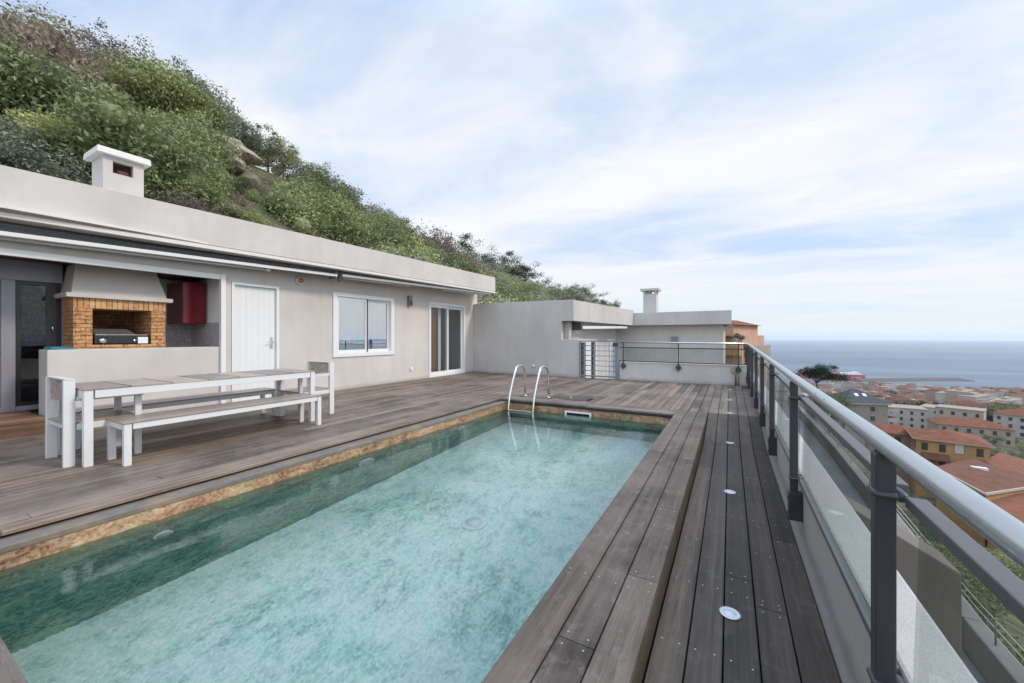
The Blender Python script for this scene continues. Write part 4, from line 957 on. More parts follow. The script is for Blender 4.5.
def place_tree(x, y, z, kind_, s, label, group=None, name='tree'):
    tm, cm_, h = TR[kind_]; e = bpy.data.objects.new(name, None); col.objects.link(e); e.location = (x, y, z); e.rotation_euler = (0, 0, random.uniform(0, 6.28)); e.scale = (s, s, s)
    tag(e, label, 'tree', group)
    for nm, me in (('trunk', tm), ('crown', cm_)): o = bpy.data.objects.new(nm, me); col.objects.link(o); o.parent = e
    return e
tl = [(88, 3, .8), (101, 3, 1.0), (112, 3, .9), (128, 3, .8), (150, 4, .9), (160, 1, .8), (172, 0, .9), (186, 4, .8), (200, 1, .8), (222, 0, .7), (236, 1, .8), (252, 4, .8), (268, 0, .8), (283, 1, .8), (298, 0, .9), (312, 4, .8), (345, 0, 1.1), (362, 1, 1.0), (378, 0, 1.1), (390, 2, 1.0), (404, 4, 1.2), (420, 0, 1.2), (436, 2, 1.2), (450, 2, 1.5), (466, 0, 1.3), (482, 4, 1.5), (496, 2, 1.6), (512, 0, 1.7), (524, 2, 1.6), (545, 4, 1.8), (562, 0, 1.9), (580, 2, 2.0), (597, 4, 2.0), (612, 0, 1.8)]
for px, k, s in tl:
    t_ = (px-512)/F; X = -44+random.uniform(-2, 2.5); D = X/(t_*c_-s_); Y = D*(t_*s_+c_); z = ground(X, Y)
    nm = ['dark green bushy tree', 'grey green small tree', 'dark umbrella shaped pine', 'thin bare looking brownish tree', 'broad dark green tree'][k]
    place_tree(X, Y, z-.3, k, s*(1.15 if 130 < px < 340 else .9), nm+' on the crest of the hill '+('at the upper left' if px < 140 else 'above the roof chimney' if px < 260 else 'above the middle of the roof' if px < 400 else 'above the roof corner' if px < 530 else 'low beyond the blank wall'), 'trees on the crest of the hill')
# palm on the crest
def palm(x, y, z, h, label):
    e = bpy.data.objects.new('palm_tree', None); col.objects.link(e); e.location = (x, y, z); tag(e, label, 'palm tree', 'palm trees on the crest of the hill')
    m = MB(); m.tube([(0, 0, -.3), (.05, 0, h*.5), (0, 0, h)], [.22, .17, .15], 8); m.build('trunk', M['bark'], None).parent = e
    m = MB(); r = random.Random(int(x*10))
    for i in range(26):
        a = i*2.4; el = r.uniform(-.3, 1.2); L = r.uniform(1.2, 1.8)
        prev = Vector((0, 0, h)); dirv = Vector((cos(a)*cos(el), sin(a)*cos(el), sin(el)))
        for k in range(5):
            nxt = prev+dirv*L/5; dirv.z -= .28; dirv.normalize(); sd = Vector((-sin(a), cos(a), 0))*(.22*(1-k/5.5))
            m.add([prev-sd-Vector((0, 0, .1)), prev, nxt, nxt-sd*.8-Vector((0, 0, .1))], [(0, 1, 2, 3)]); m.add([prev+sd-Vector((0, 0, .1)), prev, nxt, nxt+sd*.8-Vector((0, 0, .1))], [(0, 1, 2, 3)]); prev = nxt
    m.build('fronds', M['leaf_pine'], None).parent = e
for px, lab in ((474, 'small dark palm standing on the crest above the roof corner'), (572, 'small dark palm sticking up from the far tree line')):
    t_ = (px-512)/F; X = -43; D = X/(t_*c_-s_); Y = D*(t_*s_+c_); palm(X, Y, ground(X, Y)-.2, 3.2 if px < 500 else 6.0, lab)
# rocks and prickly pear
for i, (px, py, s, lab) in enumerate([(232, 154, 1.1, 'upright ochre rock beside the prickly pear'), (246, 158, 1.3, 'large slanted ochre rock slab on the slope'), (262, 164, 1.1, 'grey ochre rock in the middle of the outcrop'), (275, 172, .9, 'small rusty rock low in the outcrop'), (290, 180, .9, 'rightmost pale rock of the outcrop'), (222, 166, .7, 'small pale rock under the prickly pear'), (16, 62, .8, 'pale rock showing at the far left of the hillside')]):
    # walk outwards along the view ray until it meets the slope
    D = 14
    while D < 70:
        p = W(px, py, D)
        if p.x < -11.7 and p.z < ground(p.x, p.y)+.1: break
        D += .25
    r = random.Random(i); bm = bmesh.new(); bmesh.ops.create_icosphere(bm, subdivisions=3, radius=1)
    for v in bm.verts:
        n_ = vnoise(v.co.x*2+i*9, v.co.y*2+v.co.z*1.7, i); q = .7+.6*n_; v.co = Vector((v.co.x*q*1.3, v.co.y*q, v.co.z*q*.8))
        v.co = Vector([round(c*3.2)/3.2*.35+c*.65 for c in v.co])
    me = bpy.data.meshes.new('rock'); bm.to_mesh(me); bm.free(); me.materials.append(M['rock']); o = bpy.data.objects.new('rock', me); col.objects.link(o); o.location = p+Vector((.35, 0, .15)); o.scale = (s*.95, s*1.35, s*.75); o.rotation_euler = (r.uniform(-.5, .5), r.uniform(-.5, .5), r.uniform(0, 3))
    tag(o, lab, 'rock', 'rocks of the outcrop')
for px, py, s, lab in ((196, 148, .8, 'pale prickly pear cactus on the slope right of the roof chimney'), (213, 140, .75, 'pale prickly pear cactus just above the rock outcrop')):
    D = 14
    while D < 70:
        p = W(px, py+6, D)
        if p.x < -11.7 and p.z < ground(p.x, p.y)+.1: break
        D += .25
    m = MB(); r = random.Random(px)
    tips = [(Vector((0, 0, 0)), Vector((0, 0, 1)))]
    for g_ in range(42):
        b, dv = r.choice(tips[-16:]); dv = (dv+Vector((r.uniform(-.9, .9), r.uniform(-.9, .9), r.uniform(-.1, .6)))).normalized(); L = r.uniform(.22, .34)
        sd = dv.cross(Vector((r.uniform(-1, 1), r.uniform(-1, 1), .1))).normalized(); nn = dv.cross(sd)*.02
        pts_ = [b+dv*L*(.5-.5*cos(a))+sd*L*.36*sin(a) for a in np.linspace(0, 2*pi, 11)[:-1]]
        k_ = len(pts_); m.add([q-nn for q in pts_]+[q+nn for q in pts_], [tuple(range(k_-1, -1, -1)), tuple(range(k_, 2*k_))]+[(i, (i+1) % k_, k_+(i+1) % k_, k_+i) for i in range(k_)])
        tips.append((b+dv*L*.9, dv))
    o = m.build('prickly_pear', M['cactus']); o.location = p+Vector((.8, -.3, .5)); o.scale = (s, s, s); tag(o, lab, 'cactus', 'prickly pears on the slope')

# ================================================================= TOWN
def roofm(name, a, b):
    def fn(t):
        v = t.coord('Object'); w = t.n('ShaderNodeTexWave', wave_type='BANDS', bands_direction='X'); t.link(v, w.inputs[0]); w.inputs['Scale'].default_value = 1.4
        n = t.noise(v, .8, 5, .7); n2 = t.noise(v, 6, 3, .7)
        cc = t.mix(t.ramp(n, [(.35, 0), (.65, 1)]), a, b); cc = t.mix(.5, cc, t.ramp(n2, [(.3, .35), (.7, .65)]), 'OVERLAY'); cc = t.mix(t.math('MULTIPLY', w.outputs[1], .25), cc, tuple(x*.5 for x in a))
        t.out(t.pbr(cc, .85, spec=.2))
    return mat(name, fn)
M['r_or'] = roofm('orange_tiles', (.15, .058, .032), (.26, .10, .055)); M['r_br'] = roofm('brown_tiles', (.11, .048, .033), (.19, .080, .050)); M['r_slate'] = roofm('slate_tiles', (.055, .06, .07), (.085, .09, .105))
M['ochre'] = stucco('ochre_render', (.42, .25, .11), 1, .15); M['beige'] = stucco('beige_render', (.36, .29, .23), 1, .12); M['tp'] = stucco('taupe_render', (.26, .225, .195), 1, .1)
M['pink'] = stucco('pink_render', (.38, .25, .19), 1, .12); M['cream'] = stucco('cream_render', (.40, .345, .28), 1, .1); M['wht'] = stucco('white_render', (.43, .40, .37), 1, .1)
M['wdark'] = plain('dark_window', (.05, .055, .06), .2); M['shut'] = plain('pale_shutter', (.5, .46, .40), .6)
def hip(mb, w, d_, z, h, ov=.5, ridge=.5, mi=0):
    a, b = w/2+ov, d_/2+ov; r_ = max(0, a-b*ridge*2) if a > b else 0; q = max(0, b-a*ridge*2) if b > a else 0
    if a >= b: r_ = a-b; q = 0
    else: q = b-a; r_ = 0
    vs = [(-a, -b, z), (a, -b, z), (a, b, z), (-a, b, z), (-r_, -q, z+h), (r_, q, z+h)] if a >= b else [(-a, -b, z), (a, -b, z), (a, b, z), (-a, b, z), (0, -q, z+h), (0, q, z+h)]
    fs = [(0, 1, 5, 4), (1, 2, 5), (2, 3, 4, 5), (3, 0, 4), (3, 2, 1, 0)] if a >= b else [(0, 1, 4), (1, 2, 5, 4), (2, 3, 5), (3, 0, 4, 5), (3, 2, 1, 0)]
    mb.add(vs, fs, mi)
def part(mb, name, m_, parent): 
    o = mb.build(name, m_, None); o.parent = parent; return o
def bld(name, label, cat, loc, rz, group=None): return empty(name, loc, label, cat, group, rz)
def face_az(p, q):  # rotation so that local +X runs from p to q
    return math.atan2(q.y-p.y, q.x-p.x)
def windows(parent, w, d_, z0, floors, per, fh=3., ww=1.0, wh=1.5, faces=('S', 'E', 'W', 'N')):
    for f in faces:
        L = w if f in 'SN' else d_; n = per if f in 'SN' else max(1, int(per*d_/w))
        for k in range(floors):
            for i in range(n):
                a = -L/2+(i+.5)*L/n; z = z0-(k+1)*fh+.9; m = MB()
                if f == 'S': m.box(a-ww/2, -d_/2-.05, z, a+ww/2, -d_/2+.05, z+wh)
                elif f == 'N': m.box(a-ww/2, d_/2-.05, z, a+ww/2, d_/2+.05, z+wh)
                elif f == 'E': m.box(w/2-.05, a-ww/2, z, w/2+.05, a+ww/2, z+wh)
                else: m.box(-w/2-.05, a-ww/2, z, -w/2+.05, a+ww/2, z+wh)
                part(m, 'window', M['wdark'], parent)
# A: large ochre villa with hipped tiled roof
p, q = W(916, 437.6, 80), W(990, 446, 73.8); az = face_az(p, q); w = (q-p).xy.length; ctr = (p+q)/2; nrm = Vector((-sin(az), cos(az), 0)); dd = 10.
A = bld('villa', 'large ochre villa with hipped orange tile roof and a tiled lean-to', 'villa', ctr+nrm*dd/2+Vector((0, 0, -ctr.z-33)), az)
zE = (p.z+q.z)/2+33
m = MB(); m.box(-w/2, -dd/2, 0, w/2, dd/2, zE); part(m, 'wall', M['ochre'], A)
m = MB(); hip(m, w, dd, zE+.01, 1.5, .5); r_ = part(m, 'roof', M['r_or'], A); m = MB(); m.box(-w/2-.55, -dd/2-.55, zE-.22, w/2+.55, dd/2+.55, zE); part(m, 'eaves', M['cream'], r_)
m = MB(); m.box(1.2, -dd/2-1.4, zE-4.3, 3.2, -dd/2, zE-2.6) if 0 else m.hexa([(-w/2+.8, -dd/2-1.6, zE-3.9), (-w/2+4.6, -dd/2-1.6, zE-3.9), (-w/2+4.6, -dd/2-.0, zE-2.9), (-w/2+.8, -dd/2, zE-2.9), (-w/2+.8, -dd/2-1.6, zE-3.7), (-w/2+4.6, -dd/2-1.6, zE-3.7), (-w/2+4.6, -dd/2, zE-2.7), (-w/2+.8, -dd/2, zE-2.7)]); part(m, 'lean_to_roof', M['r_br'], A)
windows(A, w, dd, zE-.2, 3, 4, 3., .9, 1.5)
m = MB(); m.box(.4, -dd/2-.12, zE-2.2, 1.6, -dd/2-.0, zE-.3); part(m, 'shutter', M['shut'], A)
p, q = W(888, 433, 86), W(912, 434, 90)
A2 = bld('house', 'orange roofed house just behind the left end of the large ochre villa', 'house', ((p+q)/2)+Vector((0, 3, -((p+q)/2).z-34)), az)
z2 = (p.z+q.z)/2+34; m = MB(); m.box(-5, -4, 0, 5, 4, z2); part(m, 'wall', M['pink'], A2); m = MB(); hip(m, 10, 8, z2+.01, 1.5); part(m, 'roof', M['r_or'], A2); windows(A2, 10, 8, z2, 2, 3)
# B: nearer house with big shallow roof
P4 = [W(933.5, 467, 56), W(985, 494.5, 50), W(1052, 484, 62), W(973, 458.5, 70)]
zl_ = [v.z for v in P4]; cB = sum(P4, Vector())/4; zg = -32
B = bld('house', 'nearer ochre house with a broad shallow brown tile roof with a roof hatch', 'house', (cB.x, cB.y, zg), 0)
def rel(v, dz=0): return (v.x-cB.x, v.y-cB.y, v.z-zg+dz)
m = MB(); m.hexa([rel(v, -.25) for v in P4]+[rel(v) for v in P4]); rb = part(m, 'roof', M['r_br'], B)
ins = [cB.lerp(v, .95) for v in P4]; m = MB(); m.hexa([(v.x-cB.x, v.y-cB.y, 0) for v in ins]+[(v.x-cB.x, v.y-cB.y, v.z-zg-.35) for v in ins]); part(m, 'wall', M['ochre'], B)
hp = W(962, 474, 57.5); m = MB(); m.box(hp.x-cB.x-.35, hp.y-cB.y-.35, hp.z-zg-.5, hp.x-cB.x+.35, hp.y-cB.y+.35, hp.z-zg+.25); part(m, 'hatch', M['wdark'], rb)
for (u, v_) in ((P4[0], P4[1]), (P4[1], P4[2])): m = MB(); m.bar(rel(u, .02), rel(v_, .02), .25, .28); part(m, 'gutter', M['cream'], rb)
hp = W(979, 467.5, 62); m = MB(); m.box(hp.x-cB.x-.9, hp.y-cB.y-.4, hp.z-zg-.3, hp.x-cB.x+.9, hp.y-cB.y+.4, hp.z-zg+.06); part(m, 'skylight', M['lens'], rb)
P4 = [W(985, 505, 48), W(1018, 524, 44), W(1070, 505, 50), W(1020, 492, 57)]
cB = sum(P4, Vector())/4
B2 = bld('house', 'low ochre house with orange roof in front of the broad brown roof', 'house', (cB.x, cB.y, zg), 0)
m = MB(); m.hexa([rel(v, -.25) for v in P4]+[rel(v) for v in P4]); part(m, 'roof', M['r_or'], B2)
ins = [cB.lerp(v, .94) for v in P4]; m = MB(); m.hexa([(v.x-cB.x, v.y-cB.y, 0) for v in ins]+[(v.x-cB.x, v.y-cB.y, v.z-zg-.35) for v in ins]); part(m, 'wall', M['ochre'], B2)
# long low wing roof right of B
P4 = [W(985, 461, 72), W(1024, 482, 66), W(1060, 470, 80), W(1000, 452, 90)]; cB = sum(P4, Vector())/4
B3 = bld('house', 'long ochre house with orange roof behind the broad brown roof', 'house', (cB.x, cB.y, zg), 0)
m = MB(); m.hexa([rel(v, -.25) for v in P4]+[rel(v) for v in P4]); part(m, 'roof', M['r_or'], B3)
ins = [cB.lerp(v, .94) for v in P4]; m = MB(); m.hexa([(v.x-cB.x, v.y-cB.y, 0) for v in ins]+[(v.x-cB.x, v.y-cB.y, v.z-zg-.35) for v in ins]); part(m, 'wall', M['ochre'], B3)
# C: taupe block with slate roof
p, q = W(845, 403, 129), W(888, 403.5, 127); az = face_az(p, q); w = (q-p).xy.length; ctr = (p+q)/2; nrm = Vector((-sin(az), cos(az), 0)); dd = 11
C = bld('apartment_house', 'taupe apartment house with dark slate hipped roof, skylights and balconies', 'apartment house', ctr+nrm*dd/2+Vector((0, 0, -ctr.z-42)), az)
zE = ctr.z+42; m = MB(); m.box(-w/2, -dd/2, 0, w/2, dd/2, zE); part(m, 'wall', M['tp'], C)
m = MB(); hip(m, w, dd, zE+.01, 4.0, .6); r_ = part(m, 'roof', M['r_slate'], C); m = MB(); m.box(-w/2-.7, -dd/2-.7, zE-.35, w/2+.7, dd/2+.7, zE); part(m, 'eaves', M['beige'], r_)
for x in (-1.6, .8): 
    m = MB(); y = -dd/2+2.9; z = zE+.01+4.0*(3.5/(dd/2+.6)); m.hexa([(x, y-.5, z-.38), (x+1, y-.5, z-.38), (x+1, y+.5, z+.35), (x, y+.5, z+.35), (x, y-.5, z-.2), (x+1, y-.5, z-.2), (x+1, y+.5, z+.5), (x, y+.5, z+.5)]); part(m, 'skylight', M['lens'], r_)
for k in range(3):
    m = MB(); m.box(1.2, -dd/2-.06, zE-2.6-k*3.1, 2.5, -dd/2+.02, zE-1.1-k*3.1); part(m, 'window', M['wdark'], C)
    m = MB(); m.box(1.1, -dd/2-.09, zE-1.09-k*3.1, 2.6, -dd/2, zE-.9-k*3.1); part(m, 'lintel', M['cream'], C)
for k in range(4):
    z = zE-2.9-k*3.; m = MB(); m.box(w/2+.01, -dd/2+.6, z, w/2+3.6, dd/2-1, z+.25); m.box(w/2+3.5, -dd/2+.6, z+.25, w/2+3.6, dd/2-1, z+1.15); m.box(w/2+.01, -dd/2+.6, z+.25, w/2+3.5, -dd/2+.7, z+1.15); bo = part(m, 'balcony', M['cream'], C)
    m = MB(); m.box(w/2+.005, -dd/2+1, z+.3, w/2+.06, dd/2-1.5, z+2.4); part(m, 'window', M['wdark'], C)
m = MB(); m.box(-w/2-8, -dd/2+1, 0, -w/2-.01, dd/2-1, zE-.6); part(m, 'side_wing', M['tp'], C); m = MB(); m.hexa([(-w/2-8.5, -dd/2+.5, zE-.59), (-w/2, -dd/2+.5, zE-.59), (-w/2, dd/2-.5, zE-.59), (-w/2-8.5, dd/2-.5, zE-.59), (-w/2-6, -1, zE+1.6), (-w/2, -1, zE+1.6), (-w/2, 1, zE+1.6), (-w/2-6, 1, zE+1.6)]); part(m, 'wing_roof', M['r_slate'], C)
# pink house beyond the end of the terrace
p = W(727, 350, 45); q = W(746, 350, 45); e0 = W(724, 330, 46)
Hh = bld('house', 'salmon pink house with a terrace rising beyond the end railing', 'house', (p.x, p.y, -12), -.35)
m = MB(); M['salmon'] = stucco('salmon_render', (.52, .32, .23), 1, .15); m.box(-3, 0, 0, .7, 8, 14.6); part(m, 'wall', M['salmon'], Hh); m = MB(); hip(m, 4, 8, 14.61, .7, .15); o = part(m, 'roof', M['r_or'], Hh); o.location = (-1, 4, 0)
m = MB(); m.box(-3, -.8, 11.1, 1.5, -.0, 12.2); part(m, 'terrace_wall', M['ochre'], Hh); m = MB(); m.box(-3.2, -1.2, 13.2, .8, -.01, 13.35); part(m, 'awning', M['r_or'], Hh)
for x in (-1.4, .3): m = MB(); m.box(x, -.06, 12.2, x+.8, .02, 13.1); part(m, 'window', M['cream'], Hh)
m = MB(); m.box(.71, .5, 0, 1.4, 8, 13.4); part(m, 'wing', M['salmon'], Hh)
m = MB(); m.box(1.56, 1.5, 0, 2.1, 8, 12.2); part(m, 'lower_wing', M['beige'], Hh)
for i, (dx, dy, dz, s) in enumerate([(.9, .2, 13.1, .5), (1.35, .3, 12.9, .5), (1.9, .8, 11.9, .55), (2.4, 1.0, 11.0, .65)]):
    ci, si = SH['dark' if i % 2 else 'green'][i % 3]; place_plant('shrub', p.x+dx*.95, p.y+dy, -12+dz, s, s, ci, si, ['green bush on the roof terrace of the pink house', 'dark bush on the roof terrace of the pink house', 'green bush on the lower step of the pink house', 'dark bush at the right end of the pink house'][i], 'shrub')

# middle distance blocks
def block(px0, px1, yt, D, floors, mt_, label, dep=12, roof=None, seed=0):
    p, q = W(px0, yt, D), W(px1, yt+.4, D*1.04); az = face_az(p, q); w = (q-p).xy.length; ctr = (p+q)/2; nrm = Vector((-sin(az), cos(az), 0)); h = floors*3.1+1
    e = bld('apartment_block', label, 'apartment block', ctr+nrm*dep/2+Vector((0, 0, -h-4)), az); z = h+4
    m = MB(); m.box(-w/2, -dep/2, 0, w/2, dep/2, z); part(m, 'wall', M[mt_], e)
    if roof: m = MB(); hip(m, w, dep, z+.01, 2.2, .4); part(m, 'roof', M[roof], e)
    else: m = MB(); m.box(-w/2-.2, -dep/2-.2, z, w/2+.2, dep/2+.2, z+.5); m.box(-w/5, -2, z+.5, w/6, 2, z+2.8); part(m, 'roof', M['beige'], e)
    n = max(3, int(w/3.2))
    for k in range(floors):
        m = MB()
        for i in range(n): x = -w/2+(i+.5)*w/n; m.box(x-.85, -dep/2-.05, z-2.6-k*3.1, x+.85, -dep/2+.05, z-.9-k*3.1)
        part(m, 'window_row', M['wdark'], e)
        if seed != 9: m = MB(); x0 = -w/2 if seed % 2 else 0; m.box(x0+.5, -dep/2-1.0, z-2.9-k*3.1, x0+w/2-.5, -dep/2-.06, z-2.75-k*3.1); m.box(x0+.5, -dep/2-1.0, z-2.75-k*3.1, x0+w/2-.5, -dep/2-.9, z-2.1-k*3.1); part(m, 'balcony', M['wht'], e)
    return e
block(941, 951, 390, 420, 8, 'pink', 'pink apartment block with red roof structures left of the white one', 12, 'r_br', 1)
block(952, 964, 393, 400, 8, 'wht', 'white apartment block with balconies in the middle of the town', 12, None, 2)
block(965, 974, 391, 390, 9, 'beige', 'beige slab block right of the white apartment block', 12, None, 1)
block(975, 990, 396, 380, 8, 'cream', 'cream apartment block with a dark column of balconies', 12, None, 3)
block(990, 1008, 404, 390, 5, 'pink', 'lower pink apartment block behind the cypress', 12, None, 2)
block(1008, 1022, 400, 420, 4, 'wht', 'white apartment block near the right edge of the town', 12, None, 1)
block(968, 1000, 421, 300, 2, 'wht', 'long low white building in front of the apartment blocks', 14, None, 2)
block(1000, 1040, 446, 170, 2, 'wht', 'long white flat roofed building beyond the ochre houses at right', 14, None, 1)
block(1006, 1030, 430, 210, 3, 'pink', 'salmon apartment block at the right edge above the white building', 14, None, 2)
block(915, 932, 403, 340, 3, 'wht', 'white villa among the dark trees', 12, 'r_or', 1)
block(926, 942, 413, 300, 2, 'cream', 'small cream block below the white villa', 10, None, 2)
# small houses, many
HM = []
for i in range(8):
    r = random.Random(i); w, dd, hh = r.uniform(10, 20), r.uniform(8, 13), r.uniform(6, 14)
    m = MB(); m.box(-w/2, -dd/2, -8, w/2, dd/2, hh); 
    def mk(mb, nm): 
        me = bpy.data.meshes.new(nm); me.from_pydata(mb.v, [], mb.f); return me
    wl = mk(m, 'wall'); m = MB(); (hip(m, w, dd, hh+.01, 2.4, .5) if i < 6 else m.box(-w/2-.2, -dd/2-.2, hh, w/2+.2, dd/2+.2, hh+.6)); rf_ = mk(m, 'roof')
    m = MB(); n = int(w/3)
    for k in range(int(hh/3)):
        for j in range(n): x = -w/2+(j+.5)*w/n; m.box(x-.5, -dd/2-.06, hh-2.4-k*3, x+.5, -dd/2+.05, hh-.9-k*3)
    wi = mk(m, 'windows'); wi.materials.append(M['wdark'])
    HM.append((wl, rf_, wi, i >= 6))
wcols = [('pink', 'pink'), ('cream', 'cream'), ('beige', 'beige'), ('wht', 'white'), ('ochre', 'ochre')]; rcols = [('r_or', 'orange'), ('r_br', 'brown'), ('r_or', 'orange')]
HV = {}
hp_ = []; tries = 0
while len(hp_) < 290 and tries < 30000:
    tries += 1
    px = random.uniform(868, 1040) if random.random() < .93 else random.uniform(800, 868); D = 300+random.random()**.8*640 if random.random() < .78 else random.uniform(150, 300)
    t_ = (px-512)/F; X = D*(t_*c_-s_)+2*D*0+0; xc = t_*D; X = xc*c_-D*s_; Y = xc*s_+D*c_; z = ground(X, Y)
    if z < -118 or Y > 1225: continue
    if 905 < px < 948 and D < 420 and random.random() < .75: continue
    if 940 < px < 1024 and 290 < D < 400: continue
    if D < 300 and (px < 892 or 900 < px < 948): continue
    if D < 230 and 978 < px < 1030: continue
    if any((X-a)**2+(Y-b)**2 < 15**2 for a, b in hp_): continue
    hp_.append((X, Y)); i = random.randrange(8); wl, rf_, wi, fl = HM[i]; wc, wn_ = random.choice(wcols if D > 300 else wcols[:4]); rc, rn = random.choice(rcols)
    e = bld('town_house', (wn_+' house with flat roof' if fl else wn_+' house with '+rn+' tiled roof')+' in the town by the '+('harbour' if D > 700 else 'apartment blocks' if D > 300 else 'gardens behind the ochre villa'), 'house', (X, Y, z), random.uniform(-.6, .2), 'houses of the coastal town')
    def inst(nm, src, mm, par):
        key = (src.name, mm)
        if key not in HV: me = src.copy(); me.materials.clear(); me.materials.append(M[mm]); HV[key] = me
        o = bpy.data.objects.new(nm, HV[key]); col.objects.link(o); o.parent = par; return o
    inst('wall', wl, wc, e); inst('roof', rf_, 'beige' if fl else rc, e)
    if D < 560: o = bpy.data.objects.new('windows', wi); col.objects.link(o); o.parent = e
# town trees
def town_tree(px, py, D, k, s, label, group='trees in the town'):
    p = W(px, py, D); return place_tree(p.x, p.y, p.z, k, s, label, group)
for i in range(46):
    px = random.uniform(902, 947); D = random.uniform(230, 330); t_ = (px-512)/F; xc = t_*D; X = xc*c_-D*s_; Y = xc*s_+D*c_
    place_tree(X, Y, ground(X, Y)-1, random.choice([0, 2, 4, 2]), random.uniform(1.5, 2.5), 'dark green tree in the grove left of the apartment blocks', 'trees in the town grove')
for i in range(90):
    px = random.uniform(870, 1045); D = random.uniform(300, 860); t_ = (px-512)/F; xc = t_*D; X = xc*c_-D*s_; Y = xc*s_+D*c_
    if Y > 1200: continue
    place_tree(X, Y, ground(X, Y)-1, random.choice([0, 2, 4, 1]), random.uniform(1.6, 2.8), 'dark tree standing between the town houses', 'trees between the town houses')
for (px, D, s) in ((998, 185, 2.6), (1004, 178, 2.4), (1011, 182, 2.8), (1018, 190, 2.6), (1006, 205, 2.8), (985, 200, 2.0), (992, 192, 2.2)):
    t_ = (px-512)/F; xc = t_*D; X = xc*c_-D*s_; Y = xc*s_+D*c_; place_tree(X, Y, ground(X, Y)+2.0, 4, s, 'dark round tree in the clump beside the cypress at right', 'trees in the clump beside the cypress')
for i in range(22):
    px = random.uniform(893, 1040); D = random.uniform(100, 150); t_ = (px-512)/F; xc = t_*D; X = xc*c_-D*s_; Y = xc*s_+D*c_
    place_tree(X, Y, ground(X, Y)-1, random.choice([0, 4, 1]), random.uniform(.8, 1.4), 'green tree in the gardens behind the ochre villa', 'trees in the gardens behind the ochre villa')
# cypress
t_ = (987-512)/F; D = 190; xc = t_*D; X = xc*c_-D*s_; Y = xc*s_+D*c_
e = bld('cypress_tree', 'tall narrow dark cypress in front of the pink block', 'tree', (X, Y, W(987, 432, D).z), 0)
cy = leafmesh('crown', 5, 150, 22, .30, .35, M['leaf_pine'], (1.5, 1.5, 13)); o = bpy.data.objects.new('crown', cy); col.objects.link(o); o.parent = e; m = MB(); m.tube([(0, 0, -3), (0, 0, 10)], [.4, .1], 8); part(m, 'trunk', M['bark'], e)
# umbrella pine near the railing line
tm, tips = tree_limbs(91, 11, 4.2, .3, 7)
pc = crown_from(tips, 92, M['leaf_pine'], 5.5, 4.4, 11000, .17, .28)
t_ = (820-512)/F; D = 85; xc = t_*D; X = xc*c_-D*s_; Y = xc*s_+D*c_
e = bld('pine_tree', 'broad dark umbrella pine rising just above the handrail in front of the red ferry', 'tree', (X, Y, W(822, 369, D).z-7.2), 0); e.scale = (.72, .72, .72); 
for nm, me in (('trunk', tm), ('crown', pc)): o = bpy.data.objects.new(nm, me); col.objects.link(o); o.parent = e
for (px, py, D, s) in ((832, 398, 95, 1.3), (838, 404, 90, 1.1), (829, 412, 70, 1.1)):
    p = W(px, py, D); place_tree(p.x, p.y, p.z-4.5*s+1.5, 0, s, 'dark bushy tree below the umbrella pine beside the slate roofed house', 'trees below the umbrella pine')

# ================================================================= HARBOUR
M['quay'] = plain('quay_stone', (.10, .095, .09), .9)
p, q = W(858, 381, 1068), W(970, 382.3, 1083); az = face_az(p, q); L = (q-p).xy.length
pr_ = bld('harbour_pier', 'long grey breakwater pier reaching into the sea behind the town', 'pier', (p.x, p.y, ZS), az)
m = MB(); m.hexa([(0, -9, -2), (L-18, -9, -2), (L-18, 9, -2), (0, 9, -2), (0, -6, 4.5), (L-20, -6, 4.5), (L-20, 6, 4.5), (0, 6, 4.5)]); part(m, 'breakwater', M['quay'], pr_)
m = MB(); m.box(0, 4, 4.5, L-24, 5.5, 8.0); part(m, 'sea_wall', plain('reddish_wall', (.24, .15, .14), .9), pr_)
m = MB(); m.tube([(L-14, 0, -2), (L-14, 0, 4)], [20, 14], 20); part(m, 'pier_head', M['quay'], pr_); m = MB(); m.tube([(L-28, 0, 4), (L-28, 0, 13)], [1.6, 1.2], 10); part(m, 'beacon', M['wht'], pr_)
M['ferry'] = plain('ferry_red', (.36, .03, .05), .4); M['fwhite'] = plain('ferry_white', (.72, .72, .74), .4)
def ferry(p, q, label, zoff=0, twr=False):
    az = face_az(p, q); L = (q-p).xy.length; e = bld('ferry', label, 'ferry', (p.x, p.y, ZS), az, None); b = 12
    m = MB(); m.add([(0, -b, -1), (L*.9, -b, -1), (L*.97, 0, -1), (L*.9, b, -1), (0, b, -1), (0, -b, 17), (L*.88, -b, 17), (L, 0, 18.5), (L*.88, b, 17), (0, b, 17)], [(4, 3, 2, 1, 0), (5, 6, 7, 8, 9), (0, 1, 6, 5), (1, 2, 7, 6), (2, 3, 8, 7), (3, 4, 9, 8), (4, 0, 5, 9)]); hl = part(m, 'hull', M['ferry'], e)
    m = MB()
    for i in range(int(L*.75/6)): m.box(8+i*6, -b-.1, 9, 11+i*6, -b+.05, 11)
    part(m, 'portholes', M['fwhite'], hl)
    m = MB(); m.box(L*.06, -b+1, 17.01, L*.82, b-1, 19.5); m.box(L*.12, -b+2, 19.5, L*.6, b-2, 22); part(m, 'superstructure', M['fwhite'], e)
    m = MB(); m.box(L*.58, -b-1, 19.5, L*.68, b+1, 31) if twr else m.box(L*.66, -b+1, 19.5, L*.76, b-1, 24); part(m, 'bridge', M['fwhite'], e)
    m = MB(); m.hexa([(L*.16, -4, 22), (L*.26, -4, 22), (L*.26, 4, 22), (L*.16, 4, 22), (L*.15, -3, 28), (L*.22, -3, 28), (L*.22, 3, 28), (L*.15, 3, 28)]); part(m, 'funnel', M['ferry'], e)
    return e
ferry(W(829, 380, 1100), W(866, 381, 1085), 'long red ferry with white decks moored at the pier', twr=False)
